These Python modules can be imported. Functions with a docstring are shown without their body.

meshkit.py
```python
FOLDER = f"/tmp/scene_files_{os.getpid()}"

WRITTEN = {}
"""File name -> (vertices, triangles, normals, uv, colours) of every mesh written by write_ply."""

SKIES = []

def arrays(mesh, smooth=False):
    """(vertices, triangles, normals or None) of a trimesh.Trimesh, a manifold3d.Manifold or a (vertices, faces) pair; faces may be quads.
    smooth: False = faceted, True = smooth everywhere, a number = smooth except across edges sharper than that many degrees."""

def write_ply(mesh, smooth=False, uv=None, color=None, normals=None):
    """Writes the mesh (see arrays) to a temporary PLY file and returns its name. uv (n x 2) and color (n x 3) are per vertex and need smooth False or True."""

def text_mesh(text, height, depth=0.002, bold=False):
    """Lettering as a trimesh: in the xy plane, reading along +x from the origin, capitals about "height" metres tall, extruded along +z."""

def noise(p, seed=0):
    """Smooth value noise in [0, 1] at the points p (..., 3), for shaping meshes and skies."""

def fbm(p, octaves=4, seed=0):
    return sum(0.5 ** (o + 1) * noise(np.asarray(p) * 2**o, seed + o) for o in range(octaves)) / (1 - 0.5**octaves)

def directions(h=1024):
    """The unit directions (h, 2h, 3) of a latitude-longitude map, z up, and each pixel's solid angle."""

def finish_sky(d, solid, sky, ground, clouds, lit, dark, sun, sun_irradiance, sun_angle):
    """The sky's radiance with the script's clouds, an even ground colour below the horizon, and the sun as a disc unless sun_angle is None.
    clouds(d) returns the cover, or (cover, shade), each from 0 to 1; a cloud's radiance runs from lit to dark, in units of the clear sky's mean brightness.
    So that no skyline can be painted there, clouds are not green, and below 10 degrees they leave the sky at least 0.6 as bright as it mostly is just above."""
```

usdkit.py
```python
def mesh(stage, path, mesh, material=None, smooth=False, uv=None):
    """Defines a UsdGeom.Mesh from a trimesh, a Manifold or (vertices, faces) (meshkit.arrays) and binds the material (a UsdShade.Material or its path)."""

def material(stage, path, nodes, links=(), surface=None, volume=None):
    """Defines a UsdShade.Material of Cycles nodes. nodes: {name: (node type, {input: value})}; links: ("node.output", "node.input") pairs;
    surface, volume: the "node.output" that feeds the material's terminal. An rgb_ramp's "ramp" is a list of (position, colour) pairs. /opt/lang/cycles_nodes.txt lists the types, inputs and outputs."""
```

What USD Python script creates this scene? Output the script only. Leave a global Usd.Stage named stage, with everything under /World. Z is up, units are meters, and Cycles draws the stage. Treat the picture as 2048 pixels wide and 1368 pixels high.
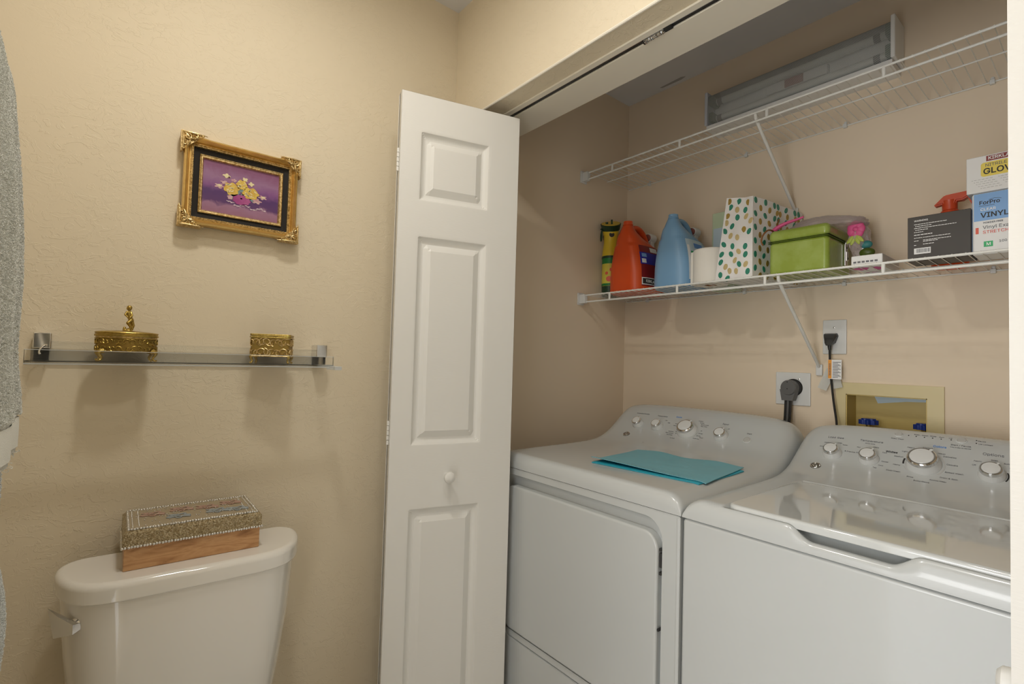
import math, random
import numpy as np, trimesh, manifold3d as m3
import usdkit, meshkit
from shapely.geometry import Polygon, Point, box as sbox
from pxr import Usd, UsdGeom, UsdLux, UsdShade, Gf, Sdf, Vt

stage = Usd.Stage.CreateInMemory()
UsdGeom.SetStageUpAxis(stage, UsdGeom.Tokens.z); UsdGeom.SetStageMetersPerUnit(stage, 1.0)
UsdGeom.Xform.Define(stage, '/World'); UsdGeom.Scope.Define(stage, '/World/Looks')
rng = np.random.default_rng(7); random.seed(7)

# ------------------------------------------------------------------ camera, light, exposure
CAM = (1.4735, -0.9195, 1.2269); YAW, PITCH, ROLL, FPX = 50.7309, 1.9974, 1.6337, 1001.23
def _camera():
    a, b, r = np.radians([YAW, PITCH, ROLL])
    F = np.array([-math.sin(a)*math.cos(b), math.cos(a)*math.cos(b), math.sin(b)])
    R = np.array([math.cos(a), math.sin(a), 0]); U = np.cross(R, F)
    R2 = math.cos(r)*R + math.sin(r)*U; U2 = -math.sin(r)*R + math.cos(r)*U
    c = UsdGeom.Camera.Define(stage, '/World/camera')
    c.CreateHorizontalApertureAttr(36.0); c.CreateVerticalApertureAttr(36.0*1368/2048)
    c.CreateFocalLengthAttr(36.0*FPX/2048); c.CreateClippingRangeAttr(Gf.Vec2f(0.02, 50))
    c.CreateExposureAttr(0.32)
    c.AddTransformOp().Set(Gf.Matrix4d(*R2, 0, *U2, 0, *(-F), 0, *CAM, 1))
_camera()
dome = UsdLux.DomeLight.Define(stage, '/World/unseen_ambient_light')  # even ambient light from out of view, reaching in through the doorway
dome.CreateIntensityAttr(0.52); dome.CreateColorAttr(Gf.Vec3f(1.0, 1.0, 1.0))
front_light = UsdLux.RectLight.Define(stage, '/World/unseen_closet_front_light')               # unseen area light behind the doorway, placed to light the closet frontally
front_light.CreateWidthAttr(1.9); front_light.CreateHeightAttr(1.5); front_light.CreateIntensityAttr(5.8); front_light.CreateColorAttr(Gf.Vec3f(1.0, 1.0, 1.0))
front_light.AddTranslateOp().Set(Gf.Vec3d(1.20, -4.6, 0.88)); front_light.AddRotateXOp().Set(90.0)
LAMPS = [(0.64, -0.72, 2.418, 124.0), (1.15, -0.60, 2.418, 74.0)]
for i, (x, y, z, w) in enumerate(LAMPS):
    l = UsdLux.DiskLight.Define(stage, f'/World/unseen_lamp_light_{i+1:03d}')      # unseen ceiling lamp, faces down
    l.CreateRadiusAttr(0.06); l.CreateIntensityAttr(w); l.CreateColorAttr(Gf.Vec3f(1.0, 0.965, 0.90))
    UsdGeom.Xformable(l).AddTranslateOp().Set(Gf.Vec3d(x, y, z))

# ------------------------------------------------------------------ materials
MATS = {}
def mat(name, color, rough=0.5, metallic=0.0, bump=None, vary=None, **kw):
    """principled; bump=(scale, strength, distance) noise bump; vary=(scale, colour2, lo, hi)"""
    nodes = {'p': ('principled_bsdf', {'base_color': color, 'roughness': rough, 'metallic': metallic, **kw})}
    links = []
    if bump or vary: nodes['tc'] = ('texture_coordinate', {})
    if vary:
        nodes['vn'] = ('noise_texture', {'scale': vary[0], 'detail': 4.0, 'roughness': 0.6})
        nodes['vr'] = ('rgb_ramp', {'ramp': [(vary[2], color), (vary[3], vary[1])]})
        links += [('tc.object', 'vn.vector'), ('vn.fac', 'vr.fac'), ('vr.color', 'p.base_color')]
    if bump:
        nodes['bn'] = ('noise_texture', {'scale': bump[0], 'detail': 3.0})
        nodes['b'] = ('bump', {'strength': bump[1], 'distance': bump[2]})
        links += [('tc.object', 'bn.vector'), ('bn.fac', 'b.height'), ('b.normal', 'p.normal')]
    MATS[name] = usdkit.material(stage, '/World/Looks/' + name, nodes, links, surface='p.BSDF')
    return MATS[name]

WALL = (0.76, 0.665, 0.50)
def wall_plaster():
    n = {'tc': ('texture_coordinate', {}), 'p': ('principled_bsdf', {'base_color': WALL, 'roughness': 0.62, 'specular_ior_level': 0.25}),
         'mp': ('mapping', {'scale': (1.0, 1.0, 1.5), 'rotation': (0.5, 0, 0)}),
         'n1': ('noise_texture', {'scale': 26.0, 'detail': 3.0, 'roughness': 0.55, 'distortion': 1.6}),
         'r1': ('rgb_ramp', {'ramp': [(0.0, (0, 0, 0)), (0.50, (0, 0, 0)), (0.545, (1, 1, 1)), (0.60, (0.75, 0.75, 0.75)), (1.0, (0.7, 0.7, 0.7))]}),
         'n2': ('noise_texture', {'scale': 150.0, 'detail': 2.0}), 'mx': ('mix', {'mix_type': 'mix', 'fac': 0.18}),
         'n3': ('noise_texture', {'scale': 4.0, 'detail': 2.0}), 'r3': ('rgb_ramp', {'ramp': [(0.36, (0.05, 0.05, 0.05)), (0.62, (1, 1, 1))]}),
         'mm': ('mix', {'mix_type': 'multiply', 'fac': 1.0}),
         'b': ('bump', {'strength': 0.36, 'distance': 0.0022})}
    l = [('tc.object', 'mp.vector'), ('mp.vector', 'n1.vector'), ('n1.fac', 'r1.fac'), ('tc.object', 'n2.vector'), ('tc.object', 'n3.vector'),
         ('n3.fac', 'r3.fac'), ('r1.color', 'mm.color1'), ('r3.color', 'mm.color2'), ('mm.color', 'mx.color1'), ('n2.color', 'mx.color2'),
         ('mx.color', 'b.height'), ('b.normal', 'p.normal')]
    MATS['wall_plaster'] = usdkit.material(stage, '/World/Looks/wall_plaster', n, l, surface='p.BSDF')
wall_plaster()
mat('wall_smooth', (0.80, 0.675, 0.52), 0.6, bump=(220, 0.12, 0.001), specular_ior_level=0.25)
mat('ceiling_paint', (0.72, 0.72, 0.73), 0.8, bump=(160, 0.15, 0.001))
mat('smudge_grey', (0.38, 0.37, 0.37), 0.8)
mat('header_paint', (0.84, 0.79, 0.68), 0.5)
mat('floor_tile', (0.66, 0.60, 0.52), 0.4, vary=(6, (0.60, 0.54, 0.46), 0.35, 0.65))
def door_paint():
    n = {'tc': ('texture_coordinate', {}), 'p': ('principled_bsdf', {'base_color': (0.78, 0.77, 0.73), 'roughness': 0.42}),
         'mp': ('mapping', {'scale': (60, 60, 420)}), 'n': ('noise_texture', {'scale': 1.0, 'detail': 3.0, 'distortion': 0.4}), 'b': ('bump', {'strength': 0.14, 'distance': 0.001})}
    MATS['door_paint'] = usdkit.material(stage, '/World/Looks/door_paint', n, [('tc.object', 'mp.vector'), ('mp.vector', 'n.vector'), ('n.fac', 'b.height'), ('b.normal', 'p.normal')], surface='p.BSDF')
door_paint()
mat('enamel', (0.54, 0.56, 0.555), 0.22, coat_weight=0.3, bump=(700, 0.02, 0.0005))
mat('enamel_gloss', (0.62, 0.64, 0.63), 0.06, coat_weight=0.5)
mat('plastic_white', (0.72, 0.73, 0.72), 0.25)
mat('porcelain', (0.80, 0.77, 0.71), 0.07, coat_weight=0.4)
mat('chrome', (0.78, 0.78, 0.78), 0.10, 1.0)
mat('chrome_dark', (0.30, 0.29, 0.27), 0.15, 1.0)
mat('steel', (0.62, 0.62, 0.60), 0.28, 1.0)
mat('black_plastic', (0.02, 0.02, 0.02), 0.4)
mat('grey_plastic', (0.13, 0.13, 0.13), 0.45)
mat('button_grey', (0.50, 0.50, 0.48), 0.3)
mat('print_grey', (0.16, 0.16, 0.17), 0.6)
mat('print_black', (0.03, 0.03, 0.03), 0.6)
mat('print_blue', (0.12, 0.30, 0.70), 0.5)
mat('print_white', (0.85, 0.85, 0.84), 0.6)
mat('wire_white', (0.80, 0.80, 0.76), 0.35)
mat('gold_frame', (0.80, 0.57, 0.22), 0.30, 0.8, bump=(300, 0.06, 0.0006), vary=(60, (0.70, 0.47, 0.16), 0.35, 0.7))
mat('gold_pale', (0.80, 0.62, 0.32), 0.38, 0.8, vary=(180, (0.42, 0.28, 0.10), 0.4, 0.62))
mat('gold_brass', (0.50, 0.36, 0.10), 0.34, 0.9, bump=(260, 0.3, 0.001), vary=(150, (0.36, 0.25, 0.06), 0.4, 0.65))
mat('gold_dark', (0.30, 0.20, 0.05), 0.5, 0.8)
mat('liner_black', (0.012, 0.009, 0.006), 0.8)
mat('yellow_plastic', (0.72, 0.52, 0.03), 0.35)
mat('dark_green_plastic', (0.01, 0.045, 0.02), 0.4)
mat('orange_plastic', (0.72, 0.085, 0.015), 0.30)
mat('blue_plastic', (0.22, 0.42, 0.66), 0.30)
mat('red_plastic', (0.62, 0.07, 0.02), 0.3)
mat('label_red', (0.22, 0.012, 0.015), 0.45); mat('label_blue', (0.03, 0.03, 0.35), 0.45); mat('label_pale', (0.55, 0.68, 0.76), 0.45)
mat('label_green', (0.02, 0.22, 0.05), 0.45); mat('label_yellow', (0.70, 0.62, 0.08), 0.45)
mat('tissue', (0.86, 0.83, 0.76), 0.95, bump=(120, 0.3, 0.001))
mat('paper_white', (0.84, 0.82, 0.80), 0.55, bump=(14, 0.35, 0.006))
mat('dot_green', (0.03, 0.24, 0.16), 0.4); mat('dot_gold', (0.42, 0.29, 0.07), 0.4, 0.4); mat('dot_pale', (0.62, 0.50, 0.25), 0.4, 0.3)
mat('green_tin', (0.27, 0.36, 0.045), 0.30, coat_weight=0.3, vary=(18, (0.34, 0.44, 0.10), 0.4, 0.7))
mat('green_tin_dark', (0.07, 0.11, 0.01), 0.4)
mat('brown_cord', (0.24, 0.10, 0.03), 0.7)
mat('pink_paper', (0.75, 0.10, 0.28), 0.5); mat('leaf_lime', (0.50, 0.58, 0.10), 0.5); mat('magenta_print', (0.60, 0.03, 0.30), 0.5); mat('teal_bit', (0.05, 0.25, 0.25), 0.5)
mat('black_card', (0.045, 0.038, 0.032), 0.5)
mat('carton_white', (0.82, 0.82, 0.81), 0.5); mat('carton_blue', (0.22, 0.42, 0.75), 0.45); mat('carton_yellow', (0.85, 0.68, 0.12), 0.5)
mat('carton_maroon', (0.26, 0.05, 0.045), 0.5); mat('carton_red', (0.75, 0.12, 0.07), 0.5); mat('carton_green', (0.04, 0.45, 0.16), 0.5); mat('carton_pale_green', (0.55, 0.66, 0.45), 0.5)
mat('valve_blue', (0.01, 0.04, 0.28), 0.3)
mat('abs_cream', (0.68, 0.58, 0.32), 0.4); mat('abs_inner', (0.60, 0.46, 0.15), 0.45)
mat('tag_orange', (0.85, 0.35, 0.04), 0.5)
mat('teal_sheet', (0.17, 0.46, 0.55), 0.45, bump=(22, 0.25, 0.006)); mat('teal_bright', (0.03, 0.42, 0.56), 0.45)
def wood():
    n = {'tc': ('texture_coordinate', {}), 'mp': ('mapping', {'scale': (9, 4.5, 26), 'rotation': (0.18, 0, 0)}), 'n': ('noise_texture', {'scale': 1.6, 'detail': 6.0, 'distortion': 2.2}),
         'r': ('rgb_ramp', {'ramp': [(0.22, (0.22, 0.09, 0.03)), (0.42, (0.50, 0.26, 0.11)), (0.55, (0.60, 0.34, 0.16)), (0.68, (0.46, 0.23, 0.09)), (0.85, (0.64, 0.38, 0.19))]}),
         'p': ('principled_bsdf', {'roughness': 0.42})}
    MATS['wood_box'] = usdkit.material(stage, '/World/Looks/wood_box', n, [('tc.object', 'mp.vector'), ('mp.vector', 'n.vector'), ('n.fac', 'r.fac'), ('r.color', 'p.base_color')], surface='p.BSDF')
wood()
def beadwork():
    n = {'tc': ('texture_coordinate', {}), 'v': ('voronoi_texture', {'scale': 420.0}), 'r': ('rgb_ramp', {'ramp': [(0.0, (0.42, 0.33, 0.18)), (0.4, (0.20, 0.14, 0.06)), (0.7, (0.55, 0.46, 0.30)), (1.0, (0.30, 0.22, 0.10))]}),
         'sc': ('separate_color', {}), 'p': ('principled_bsdf', {'roughness': 0.3, 'metallic': 0.4}), 'b': ('bump', {'strength': 0.8, 'distance': 0.002, 'invert': True})}
    MATS['beadwork'] = usdkit.material(stage, '/World/Looks/beadwork', n, [('tc.object', 'v.vector'), ('v.color', 'sc.color'), ('sc.r', 'r.fac'), ('r.color', 'p.base_color'), ('v.distance', 'b.height'), ('b.normal', 'p.normal')], surface='p.BSDF')
beadwork()
mat('satin_tan', (0.36, 0.29, 0.19), 0.5, bump=(500, 0.3, 0.001)); mat('silver_bead', (0.70, 0.69, 0.66), 0.25, 0.9)
mat('thread_pink', (0.46, 0.30, 0.23), 0.6); mat('thread_blue', (0.34, 0.37, 0.38), 0.6)
def mix_clear(name, clear_col, glossy_rough, diffuse=None, dfac=0.0, ior=1.45):
    n = {'t': ('transparent_bsdf', {'color': clear_col}), 'g': ('glossy_bsdf', {'color': (1, 1, 1), 'roughness': glossy_rough}), 'f': ('fresnel', {'IOR': ior}), 'm': ('mix_closure', {})}
    l = [('f.fac', 'm.fac'), ('t.BSDF', 'm.closure1'), ('g.BSDF', 'm.closure2')]; out = 'm.closure'
    if diffuse:
        n['d'] = ('diffuse_bsdf', {'color': diffuse}); n['tl'] = ('translucent_bsdf', {'color': diffuse}); n['dd'] = ('mix_closure', {'fac': 0.25}); n['m2'] = ('mix_closure', {'fac': dfac})
        l += [('d.BSDF', 'dd.closure1'), ('tl.BSDF', 'dd.closure2'), ('m.closure', 'm2.closure1'), ('dd.closure', 'm2.closure2')]; out = 'm2.closure'
    MATS[name] = usdkit.material(stage, '/World/Looks/' + name, n, l, surface=out)
mix_clear('acrylic', (0.985, 0.99, 0.99), 0.02, (0.85, 0.87, 0.87), 0.012, 1.16)
mix_clear('acrylic_edge', (0.93, 0.95, 0.95), 0.05, (0.88, 0.90, 0.90), 0.5)
mix_clear('poly_bag', (0.985, 0.975, 0.98), 0.08, (0.96, 0.86, 0.88), 0.34)
mix_clear('tag_clear', (0.92, 0.94, 0.94), 0.15, (0.85, 0.85, 0.82), 0.6)
def lens_mat():
    n = {'tc': ('texture_coordinate', {}), 'mp': ('mapping', {'rotation': (0, 0.7, 0)}), 'w': ('wave_texture', {'scale': 90.0, 'bands_direction': 'x', 'distortion': 0.0}),
         'r': ('rgb_ramp', {'ramp': [(0.0, (0.25, 0.25, 0.25)), (1.0, (0.60, 0.60, 0.60))]}), 'bw': ('rgb_to_bw', {}),
         't': ('transparent_bsdf', {'color': (0.95, 0.96, 0.95)}), 'd': ('diffuse_bsdf', {'color': (0.90, 0.91, 0.90)}), 'tl': ('translucent_bsdf', {'color': (0.90, 0.91, 0.90)}), 'dd': ('mix_closure', {'fac': 0.4}),
         'g': ('glossy_bsdf', {'roughness': 0.2}), 'f': ('fresnel', {'IOR': 1.4}), 'm1': ('mix_closure', {}), 'm2': ('mix_closure', {})}
    l = [('tc.object', 'mp.vector'), ('mp.vector', 'w.vector'), ('w.fac', 'r.fac'), ('r.color', 'bw.color'), ('d.BSDF', 'dd.closure1'), ('tl.BSDF', 'dd.closure2'),
         ('bw.val', 'm1.fac'), ('t.BSDF', 'm1.closure1'), ('dd.closure', 'm1.closure2'), ('f.fac', 'm2.fac'), ('m1.closure', 'm2.closure1'), ('g.BSDF', 'm2.closure2')]
    MATS['lens'] = usdkit.material(stage, '/World/Looks/lens', n, l, surface='m2.closure')
lens_mat()
mat('tube_white', (0.78, 0.80, 0.76), 0.3); mat('socket_green', (0.02, 0.10, 0.05), 0.5); mat('ballast_red', (0.28, 0.09, 0.07), 0.5); mat('pan_white', (0.84, 0.85, 0.84), 0.4); mat('cap_blue_white', (0.60, 0.63, 0.70), 0.4)
mat('terry', (0.74, 0.745, 0.69), 0.95, sheen_weight=0.4, bump=(420, 0.7, 0.004), vary=(30, (0.66, 0.665, 0.61), 0.35, 0.7)); mat('terry_blue', (0.64, 0.66, 0.64), 0.95, sheen_weight=0.4, bump=(420, 0.7, 0.004))
mat('hem_band', (0.78, 0.78, 0.72), 0.8, bump=(700, 0.3, 0.001))
def canvas_mat():
    n = {'tc': ('texture_coordinate', {}), 'sx': ('separate_xyz', {}), 'mr': ('map_range', {'from_min': -0.06, 'from_max': 0.06}), 'nz': ('noise_texture', {'scale': 38.0, 'detail': 4.0, 'distortion': 0.8}),
         'ad': ('math', {'math_type': 'multiply_add', 'value2': 0.28, 'value3': -0.14}), 'sm': ('math', {'math_type': 'add'}),
         'r': ('rgb_ramp', {'ramp': [(0.0, (0.30, 0.14, 0.22)), (0.13, (0.33, 0.17, 0.27)), (0.22, (0.10, 0.035, 0.14)), (0.40, (0.085, 0.03, 0.14)), (0.55, (0.22, 0.08, 0.24)), (0.75, (0.30, 0.15, 0.28)), (1.0, (0.22, 0.07, 0.16))]}),
         'p': ('principled_bsdf', {'roughness': 0.35}), 'b': ('bump', {'strength': 0.3, 'distance': 0.0008})}
    l = [('tc.object', 'sx.vector'), ('sx.z', 'mr.value'), ('tc.object', 'nz.vector'), ('nz.fac', 'ad.value1'), ('mr.result', 'sm.value1'), ('ad.value', 'sm.value2'), ('sm.value', 'r.fac'), ('r.color', 'p.base_color'), ('nz.fac', 'b.height'), ('b.normal', 'p.normal')]
    MATS['canvas'] = usdkit.material(stage, '/World/Looks/canvas', n, l, surface='p.BSDF')
canvas_mat()
mat('oil_yellow', (0.72, 0.52, 0.10), 0.35, vary=(140, (0.55, 0.30, 0.04), 0.4, 0.7)); mat('oil_cream', (0.78, 0.68, 0.40), 0.35); mat('oil_pink', (0.52, 0.26, 0.32), 0.35, vary=(160, (0.62, 0.44, 0.42), 0.4, 0.6))
mat('oil_vase', (0.34, 0.05, 0.22), 0.3, vary=(40, (0.45, 0.12, 0.30), 0.4, 0.7)); mat('oil_leaf', (0.12, 0.20, 0.14), 0.4, vary=(200, (0.22, 0.30, 0.36), 0.4, 0.6)); mat('oil_white', (0.62, 0.50, 0.56), 0.4); mat('oil_berry', (0.16, 0.03, 0.06), 0.4)

# ------------------------------------------------------------------ mesh helpers
def cat(*ms):
    out = []
    for m in ms:
        if isinstance(m, (list,)): out += [tm(x) for x in m]
        else: out.append(tm(m))
    return trimesh.util.concatenate(out)
def tm(m):
    if isinstance(m, trimesh.Trimesh): return m
    if hasattr(m, 'to_mesh'):
        k = m.to_mesh(); return trimesh.Trimesh(k.vert_properties[:, :3], k.tri_verts, process=False)
    return trimesh.Trimesh(*m, process=False)
def bx(x0, x1, y0, y1, z0, z1):
    m = trimesh.creation.box((abs(x1-x0), abs(y1-y0), abs(z1-z0))); m.apply_translation(((x0+x1)/2, (y0+y1)/2, (z0+z1)/2)); return m
def rbox(x0, x1, y0, y1, z0, z1, r=0.004, seg=12):
    s = m3.Manifold.sphere(r, seg)
    return tm(m3.Manifold.batch_hull([s.translate((x, y, z)) for x in (x0+r, x1-r) for y in (y0+r, y1-r) for z in (z0+r, z1-r)]))
def hull(pts): return tm(m3.Manifold.hull_points(np.asarray(pts, float)))
def lathe(prof, n=32):
    """prof: (r, z) points, revolved about z"""
    return trimesh.creation.revolve(np.asarray(prof, float), sections=n)
def frame_of(zdir, xhint=(1, 0, 0)):
    z = np.asarray(zdir, float); z /= np.linalg.norm(z); x = np.asarray(xhint, float); x = x - z*(x@z)
    if np.linalg.norm(x) < 1e-6: x = np.cross((0, 1, 0), z)
    x /= np.linalg.norm(x); y = np.cross(z, x)
    return np.column_stack([x, y, z])
def place(m, o, zdir=(0, 0, 1), xhint=(1, 0, 0)):
    m = tm(m).copy(); T = np.eye(4); T[:3, :3] = frame_of(zdir, xhint); T[:3, 3] = o; m.apply_transform(T); return m
def tube(path, r, n=8, closed=False):
    P = np.asarray(path, float); k = len(P); R = np.broadcast_to(np.asarray(r, float), (k,))
    d = np.roll(P, -1, 0) - np.roll(P, 1, 0) if closed else np.gradient(P, axis=0)
    d /= np.linalg.norm(d, axis=1, keepdims=True)
    u = np.cross(d[0], (0.3, 0.5, 0.81)); u /= np.linalg.norm(u); V = []
    for i in range(k):
        u = u - d[i]*(u@d[i]); u /= np.linalg.norm(u); w = np.cross(d[i], u)
        a = np.arange(n)/n*2*np.pi
        V.append(P[i] + R[i]*(np.cos(a)[:, None]*u + np.sin(a)[:, None]*w))
    V = np.vstack(V); F = []
    for i in range(k if closed else k-1):
        for j in range(n):
            a, b = i*n+j, i*n+(j+1) % n; c, e = ((i+1) % k)*n+j, ((i+1) % k)*n+(j+1) % n
            F += [(a, b, e), (a, e, c)]
    if not closed:
        V = np.vstack([V, P[0], P[-1]])
        for j in range(n): F += [(k*n, (j+1) % n, j), (k*n+1, (k-1)*n+j, (k-1)*n+(j+1) % n)]
    return trimesh.Trimesh(V, F, process=False)
def smooth_path(pts, n=40):
    from scipy.interpolate import CubicSpline
    P = np.asarray(pts, float); t = np.r_[0, np.cumsum(np.linalg.norm(np.diff(P, axis=0), axis=1))]
    return CubicSpline(t, P)(np.linspace(0, t[-1], n))
def loft(rings, cap=True):
    """rings: list of (n, 3) arrays"""
    n = len(rings[0]); V = np.vstack(rings); F = []
    for i in range(len(rings)-1):
        for j in range(n):
            a, b, c, e = i*n+j, i*n+(j+1) % n, (i+1)*n+j, (i+1)*n+(j+1) % n
            F += [(a, b, e), (a, e, c)]
    if cap:
        k = len(V); V = np.vstack([V, rings[0].mean(0), rings[-1].mean(0)]); m = (len(rings)-1)*n
        for j in range(n): F += [(k, (j+1) % n, j), (k+1, m+j, m+(j+1) % n)]
    return trimesh.Trimesh(V, F, process=False)
def sring(cx, cy, hx, hy, z, n=2.6, k=48):
    a = np.arange(k)/k*2*np.pi; c, s = np.cos(a), np.sin(a)
    return np.column_stack([cx+hx*np.sign(c)*abs(c)**(2/n), cy+hy*np.sign(s)*abs(s)**(2/n), np.full(k, z)])
def grid(X, Y, Z, flip=False):
    h, w = X.shape; V = np.column_stack([X.ravel(), Y.ravel(), Z.ravel()]); i = np.arange(h*w).reshape(h, w)
    q = np.stack([i[:-1, :-1], i[:-1, 1:], i[1:, 1:], i[1:, :-1]], -1).reshape(-1, 4)
    if flip: q = q[:, ::-1]
    return trimesh.Trimesh(V, np.vstack([q[:, [0, 1, 2]], q[:, [0, 2, 3]]]), process=False)
def rprism(poly, z0, z1, r, rb=0.0, steps=5):
    """convex polygon, extruded, with the top (and bottom) edge rounded"""
    pts = []
    for k in range(steps+1):
        t = k/steps*math.pi/2
        for pz, rad, sg in ((z1, r, 1), (z0, rb, -1)):
            q = poly.buffer(-rad*(1-math.cos(t))) if rad > 0 else poly
            z = pz - sg*rad*(1-math.sin(t)) if rad > 0 else pz
            c = np.array(q.exterior.coords)[:-1]; pts.append(np.column_stack([c, np.full(len(c), z)]))
    return hull(np.vstack(pts))
def extrude(poly, h): return trimesh.creation.extrude_polygon(poly, h, engine='earcut')
def rrect(x0, x1, y0, y1, r): return sbox(x0+r, y0+r, x1-r, y1-r).buffer(r, quad_segs=8)

# ------------------------------------------------------------------ scene helpers
used = {}
def numbered(parent, name):
    k = (parent, name); n = used.get(k, 0); used[k] = n+1
    return name if n == 0 else f'{name}_{n:03d}'
def tag(p, label=None, category=None, group=None, kind=None):
    for k, v in (('label', label), ('category', category), ('group', group), ('kind', kind)):
        if v: p.SetCustomDataByKey(k, v)
def thing(name, label, category, loc=(0, 0, 0), rotz=0.0, group=None, kind=None):
    path = '/World/' + numbered('/World', name); x = UsdGeom.Xform.Define(stage, path)
    x.AddTranslateOp().Set(Gf.Vec3d(*map(float, loc)))
    if rotz: x.AddRotateZOp().Set(float(rotz))
    tag(x.GetPrim(), label, category, group, kind); x.GetPrim().SetCustomDataByKey  # noqa
    p = x.GetPrim(); ORIGIN[path] = np.array(loc, float); return p
ORIGIN = {}
def obj(name, mesh, m, parent=None, smooth=35, label=None, category=None, group=None, kind=None, local=False):
    """mesh in world coordinates (local=True: in its thing's own)"""
    base = str(parent.GetPath()) if parent is not None else '/World'
    path = base + '/' + numbered(base, name); mesh = tm(mesh).copy()
    if parent is not None and not local:
        top = '/'.join(base.split('/')[:3]); mesh.apply_translation(-ORIGIN[top])
    p = usdkit.mesh(stage, path, mesh, MATS[m], smooth=smooth).GetPrim()
    if parent is None: ORIGIN[path] = np.zeros(3)
    tag(p, label, category, group, kind); return p
def text(s, h, o, xd, yd, bold=False, anchor='l', depth=0.0006):
    m = meshkit.text_mesh(s, h, depth, bold); w = m.bounds[1][0]
    m.apply_translation((-w/2 if anchor == 'c' else -w if anchor == 'r' else 0, 0, 0))
    return place(m, o, np.cross(xd, yd), xd)

# ------------------------------------------------------------------ the setting
YB, ZC, ZH, YH = 0.961, 2.44, 2.0294, 0.1976     # closet back wall, ceiling, header bottom, header back
XR, XO0, XO1 = 1.60, 0.03, 1.50                  # closet right wall, opening
def struct(name, mesh, m, label, category='wall', parent=None, smooth=35):
    return obj(name, mesh, m, parent, smooth, label, category, kind='structure')
struct('wall_left', bx(-0.1, 0, -1.12, 0, 0, ZC), 'wall_plaster', 'hand-trowelled cream plaster wall behind the toilet and the gold framed picture')
struct('wall_closet_left', bx(-0.1, 0, 0, YB+0.12, 0, ZC), 'wall_smooth', 'smooth beige left side wall inside the laundry closet')
struct('wall_closet_back', place(extrude(sbox(0, 0, XR, ZC).difference(sbox(0.9007, 0.955, 1.108, 1.147)), 0.12), (0, YB+0.12, 0), (0, -1, 0)), 'wall_smooth', 'beige back wall of the laundry closet behind shelves and machines')
struct('wall_closet_right', bx(XR, XR+0.1, 0, YB+0.12, 0, ZC), 'wall_smooth', 'beige right side wall inside the laundry closet')
w_ = thing('wall_front', 'cream plaster wall above and beside the closet opening', 'wall', (0.8, 0.1, 0), kind='structure')
obj('header', bx(0, XR+0.1, 0, YH, ZH, ZC), 'wall_plaster', w_); obj('return', bx(0, XO0, 0, YH, 0, ZH), 'wall_plaster', w_); obj('return', bx(XO1, XR+0.1, 0, YH, 0, ZH), 'wall_plaster', w_)
w_ = thing('wall_near', 'unseen cream plaster wall carrying the towel bar, its doorway shaped to steer light', 'wall', (0.8, -1.17, 0), kind='structure')
for q in ((-0.1, 0.90, 0, ZC), (1.45, 1.95, 0, ZC), (0.90, 1.45, 2.1, ZC)): obj('wall_section', bx(q[0], q[1], -1.22, -1.12, q[2], q[3]), 'wall_plaster', w_)  # out of view; gap and right section shaped to steer the incoming light
struct('added_wall_right', bx(1.95, 2.05, -1.22, YH, 0, ZC), 'wall_plaster', 'unseen cream plaster wall at the right, added to block light')  # unseen wall added to keep ambient light off the left wall
struct('floor', bx(-0.1, 3.2, -1.22, YB+0.12, -0.05, 0), 'floor_tile', 'tan tiled bathroom floor', 'floor')
struct('ceiling', bx(-0.1, 3.2, -1.22, YB+0.12, ZC, ZC+0.05), 'ceiling_paint', 'white painted ceiling over bathroom and closet', 'ceiling')
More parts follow.
